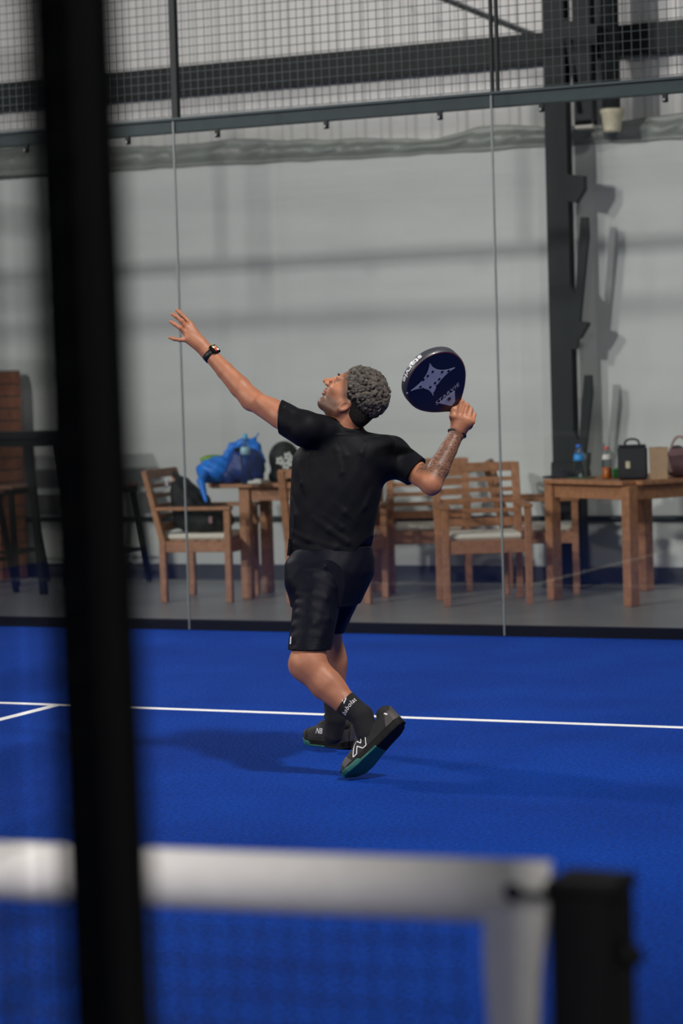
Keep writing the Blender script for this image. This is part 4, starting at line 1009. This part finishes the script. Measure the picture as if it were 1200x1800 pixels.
# black rucksack with white shoes hanging on it
ops = []; U(ell(P(499, 806, 16.44), (.105, .12, .12)), 0); U(ell(P(497, 838, 16.44), (.10, .06, .11)), .04); U(ell(P(500, 802, 16.31), (.07, .06, .05)), .03); ops.append(('i', TP, 0))
v, f = sdf_mesh(ops, .007); rk2 = np_obj('rucksack', toW(v), f, mat('black_green_canvas', srgb(34, 38, 36), .8, var=.15, bump=.3), None, toW(P(498, 855, 16.44))); tag(rk2, 'rounded dark rucksack with white flowers print beside the blue bag', 'bag')
for px, py in ((492, 810), (506, 802), (503, 818), (512, 812)):
    mb = MB(); c = P(px, py, 16.25)
    st = [(.026*(1+.22*math.cos(5*a))*math.cos(a), .026*(1+.22*math.cos(5*a))*math.sin(a)) for a in np.linspace(0, 2*math.pi, 30, endpoint=False)]
    mb.prism(st, 0, .012, lambda x, y, h: toW(c+np.array([x, y, -h]))); fl = mb.build('flower', mat('flower_white', srgb(200, 204, 198), .7), rk2)
    mb = MB(); mb.tube([toW(c+np.array([0, 0, -.012])), toW(c+np.array([0, 0, -.016]))], .008, 8); mb.build('flower_centre', mat('flower_green', srgb(60, 110, 80), .7), fl)
pz = onTc(449, 846, dB-.25); pz[2] = TZ+.001
o = MB().box((pz[0], pz[1], TZ+.014), (.10, .07, .02), ML, .006).box((pz[0]+.02, pz[1], TZ+.028), (.05, .06, .012), ML, .004).build('folded_towel', mat('towel_white', srgb(206, 204, 196), .9)); tag(o, 'small folded white towel at the foot of the clear bottle', 'towel')
# black backpack on the chair
ops = []; cB = np.array([-1.98, 11.98, FZ+.46])
U(ell(cB+[-.06, 0, .14], (.13, .17, .16)), 0); U(ell(cB+[.08, 0, .08], (.16, .16, .10)), .05); U(ell(cB+[-.12, -.02, .27], (.075, .12, .10)), .05); U(cap(cB+[-.14, .0, .34], cB+[-.17, -.02, .40], .03, .02), .03)
ops.append(('d', ((lambda x, y, z: .006*np.sin(x*50+y*35)*np.sin(y*38+z*43)), None, None), 0)); ops.append(('i', plane(cB+[0, 0, .001], (0, 0, -1)), 0))
v, f = sdf_mesh(ops, .008); bp_ = np_obj('backpack', v, f, mat('black_backpack', srgb(22, 24, 25), .75, var=.2, bump=.3), None, cB); tag(bp_, 'slumped black backpack sitting on a teak armchair', 'backpack')
MB().box(tuple(cB+np.array([.16, -.15, .09])), (.03, .012, .05), bev=.005).build('brand_patch', mat('patch_mauve', srgb(140, 110, 116), .7), bp_)
MB().box(tuple(cB+np.array([-.19, -.12, .335])), (.035, .02, .06), bev=.006).build('luggage_tag', mat('patch_pale', srgb(196, 190, 196), .7), bp_)

# ------------------------------------------------------------------ bar table, stools and brick pier on the far left
bt = thing('bar_table', 'tall dark bar table beside the brick pier', 'table', (-4.0, 12.35, FZ))
part(MB().box((0, 0, 1.135), (1.5, .6, .05), bev=.006).box((0, 0, 1.085), (1.4, .5, .06), bev=.004), 'table_top', BLACK, bt)
for sx in (-1, 1):
    for sy in (-1, 1): part(MB().bar((sx*.55, sy*.2, 1.07), (sx*.68, sy*.26, 0), .05, .05, .004), 'leg', BLACK, bt)
def stool(x, y, label, first=None):
    if first is None:
        t = thing('bar_stool', label, 'stool')
        part(MB().box((0, 0, .735), (.36, .36, .03), bev=.01), 'seat', WOODD, t); part(MB().box((0, 0, .70), (.34, .34, .04), bev=.004), 'seat_frame', BLACK, t)
        for sx in (-1, 1):
            for sy in (-1, 1): part(MB().bar((sx*.14, sy*.14, .70), (sx*.22, sy*.22, 0), .038, .038, .003), 'leg', BLACK, t)
        for a, b in (((-1, -1), (1, -1)), ((1, -1), (1, 1)), ((1, 1), (-1, 1)), ((-1, 1), (-1, -1))): part(MB().bar((a[0]*.19, a[1]*.19, .25), (b[0]*.19, b[1]*.19, .25), .022, .022), 'footrest', BLACK, t)
    else: t = copy_tree(first)
    t.location = (x, y, FZ); t['label'] = label; t['group'] = 'bar stools at the dark table'; return t
s1 = stool(-3.86, 12.0, 'dark bar stool under the bar table in front of the brick pier')
stool(-3.30, 12.95, 'dark bar stool at the bar table end nearest the teak chairs', s1)
stool(-4.15, 12.9, 'dark bar stool between the bar table and the white wall', s1)
BR = mat('clay_brick', srgb(166, 98, 66), .85, var=.25, scale=14, bump=.3, bscale=60); MORT = mat('mortar', srgb(120, 100, 86), .95)
pier = slab('brick_pier', -5.1, -4.265, 12.95, 13.34, FZ, 1.6, MORT)
bm_ = None
for r in range(17):
    z = FZ+.01+r*.094
    for k in range(4):
        x0 = -5.1+.21*k-(.105 if r % 2 else 0); x1 = min(x0+.2, -4.255); x0 = max(x0, -5.1)
        if x1-x0 < .04: continue
        o = MB().box(((x0+x1)/2, 12.952, z+.042), (x1-x0, .03, .082), bev=.004).build('brick', BR, pier)
    o = MB().box((-4.267, 13.145, z+.042), (.03, .37, .082), bev=.004).build('brick', BR, pier)

# ------------------------------------------------------------------ steel column, lugs, downpipe, brace, sheet, wall pipe
col = thing('steel_column', 'dark steel column with short lugs standing against the white wall', 'column', (.245, 13.12, FZ))
part(MB().box((0, 0, 3.0), (.155, .012, 6.0)).box((0, .10, 3.0), (.155, .012, 6.0)).box((0, .05, 3.0), (.012, .09, 6.0)), 'i_section', STEEL, col)
part(MB().box((.01, .09, .012), (.34, .30, .024), bev=.003), 'base_plate', STEEL, col)
part(MB().box((.02, .05, .44), (.21, .15, .84), bev=.005), 'foot_block', STEEL, col)  # solid box added for the wide dark area at the column foot
for z0, z1, kind in ((2.62, 2.82, 0), (1.98, 2.52, 1), (1.70, 1.83, 0), (.98, 1.45, 1)):
    if kind == 0: part(MB().prism([(.06, z1), (.20, z1-.02), (.20, z0+.09), (.14, z0), (.06, z0+.02)], -.03, .05, lambda x, y, h: (x, h, y)), 'lug', STEEL, col)
    else: part(MB().prism([(.07, z0-.35), (.12, z0-.35), (.22, z1-.12), (.215, z1), (.17, z1), (.12, z0+.02), (.07, z0+.1)], -.02, .03, lambda x, y, h: (x, h, y)), 'stiffener', STEEL, col)
up_ = thing('steel_stub', 'short dark steel hanger above the wall beside the column', 'hanger', (.47, 13.05, 3.1))
part(MB().box((0, .05, .55), (.13, .10, 1.06), bev=.004), 'post', STEEL, up_); part(MB().prism([(-.14, .62), (.10, .55), (.12, .68), (-.14, .74)], -.02, .06, lambda x, y, h: (x, h, y)), 'gusset', STEEL, up_)
part(MB().bar((-.10, .02, .62), (-.02, .02, .10), .04, .04), 'strut', STEEL, up_); part(MB().box((0, .05, .03), (.13, .1, .06), bev=.004), 'foot', mat('grout', srgb(176, 172, 162), .9), up_)
dp = thing('downpipe', 'dark downpipe standing in a cream collar on top of the wall', 'pipe', (.62, 13.3, 3.08))
part(MB().tube([(0, -.1, .12), (0, -.1, 3.4)], .062, 16), 'pipe', STEEL, dp)
part(MB().lathe((0, -.1, .0), [(.058, .0), (.06, .008), (.075, .11), (.088, .125), (.088, .15), (.07, .15)]), 'collar', mat('cream_pvc', srgb(206, 198, 172), .6), dp)
o = MB().bar((-3.2, 13.5, 5.31), (.14, 13.24, 3.735), .03, .03).box((.10, 13.24, 3.75), (.06, .03, .06)).build('tie_rod', STEEL); tag(o, 'thin dark diagonal tie rod running up from the column', 'brace')
o = MB().tube([(-6, WY-.03, .44), (-2, WY-.03, .443), (2, WY-.03, .438), (8, WY-.03, .44)], .02, 10).build('wall_pipe', mat('dark_teal_pipe', srgb(30, 40, 44), .5)); tag(o, 'dark horizontal pipe running low along the white wall', 'pipe')
# plastic sheet draped along the top of the wall
PLA = mat('dull_plastic_sheet', srgb(122, 127, 121), .45, var=.18, scale=4, bump=.5, bscale=7)
rs = np.random.RandomState(5); nx, nz = 320, 14; v = []; f = []
hx = np.interp(np.linspace(0, 1, nx), np.linspace(0, 1, 44), rs.rand(44)); h2 = np.interp(np.linspace(0, 1, nx), np.linspace(0, 1, 90), rs.rand(90))
for i in range(nx):
    x = -8+12*i/(nx-1); top = np.interp(x, [-8, -4.4, -2.9, -2.4, -1.5, -.78, -.18, 2], [3.38, 3.34, 3.23, 3.25, 3.20, 3.16, 3.18, 3.17])+.05*(hx[i]-.5)+.015*h2[i]; bot = np.interp(x, [-4.4, -2.9, -1.5, 1], [3.11, 3.085, 3.055, 3.03])-.012*h2[i]
    for j in range(nz):
        t = j/(nz-1); z = top+(bot-top)*t
        y = WY-.012-.035*math.sin(math.pi*min(t*1.2, 1))*(.4+h2[(i*3+j*2) % nx]) + .07*(1-t)**3
        v.append((x, min(y, WY-.006), z))
for i in range(nx-1):
    for j in range(nz-1): f.append((i*nz+j, i*nz+j+1, (i+1)*nz+j+1, (i+1)*nz+j))
o = MB().add(v, f, True).build('plastic_sheet', PLA); tag(o, 'crumpled grey plastic sheet lying along the top of the white wall', 'sheet')
so = o.modifiers.new('thickness', 'SOLIDIFY'); so.thickness = .002

# ------------------------------------------------------------------ floodlight housings
for i, (p, a, w, sp) in enumerate(FLOODS):
    d = (Vector(a)-Vector(p)).normalized(); q = d.to_track_quat('-Z', 'Y').to_matrix()
    t = thing('floodlight', ['rectangular black floodlight on the pole beside the player', 'rectangular black floodlight on the pole nearest the teak chairs side of the court', 'rectangular black floodlight on the pole farthest from the glass wall', 'rectangular black floodlight on the pole at the far end of the net', 'rectangular black floodlight on the pole near the net post'][i], 'floodlight', (p[0]-d.x*.05, p[1]-d.y*.05, 0), 0, 'court floodlights')
    put(MB().box(Vector(p)-d*.06, (.68, .52, .08), q, .01).build('housing', BLACK), t)
    MB().tube([(p[0]-d.x*.2, p[1]-d.y*.2, 0), (p[0]-d.x*.2, p[1]-d.y*.2, p[2]+.1)], .05, 12).build('pole', BLACK, t)
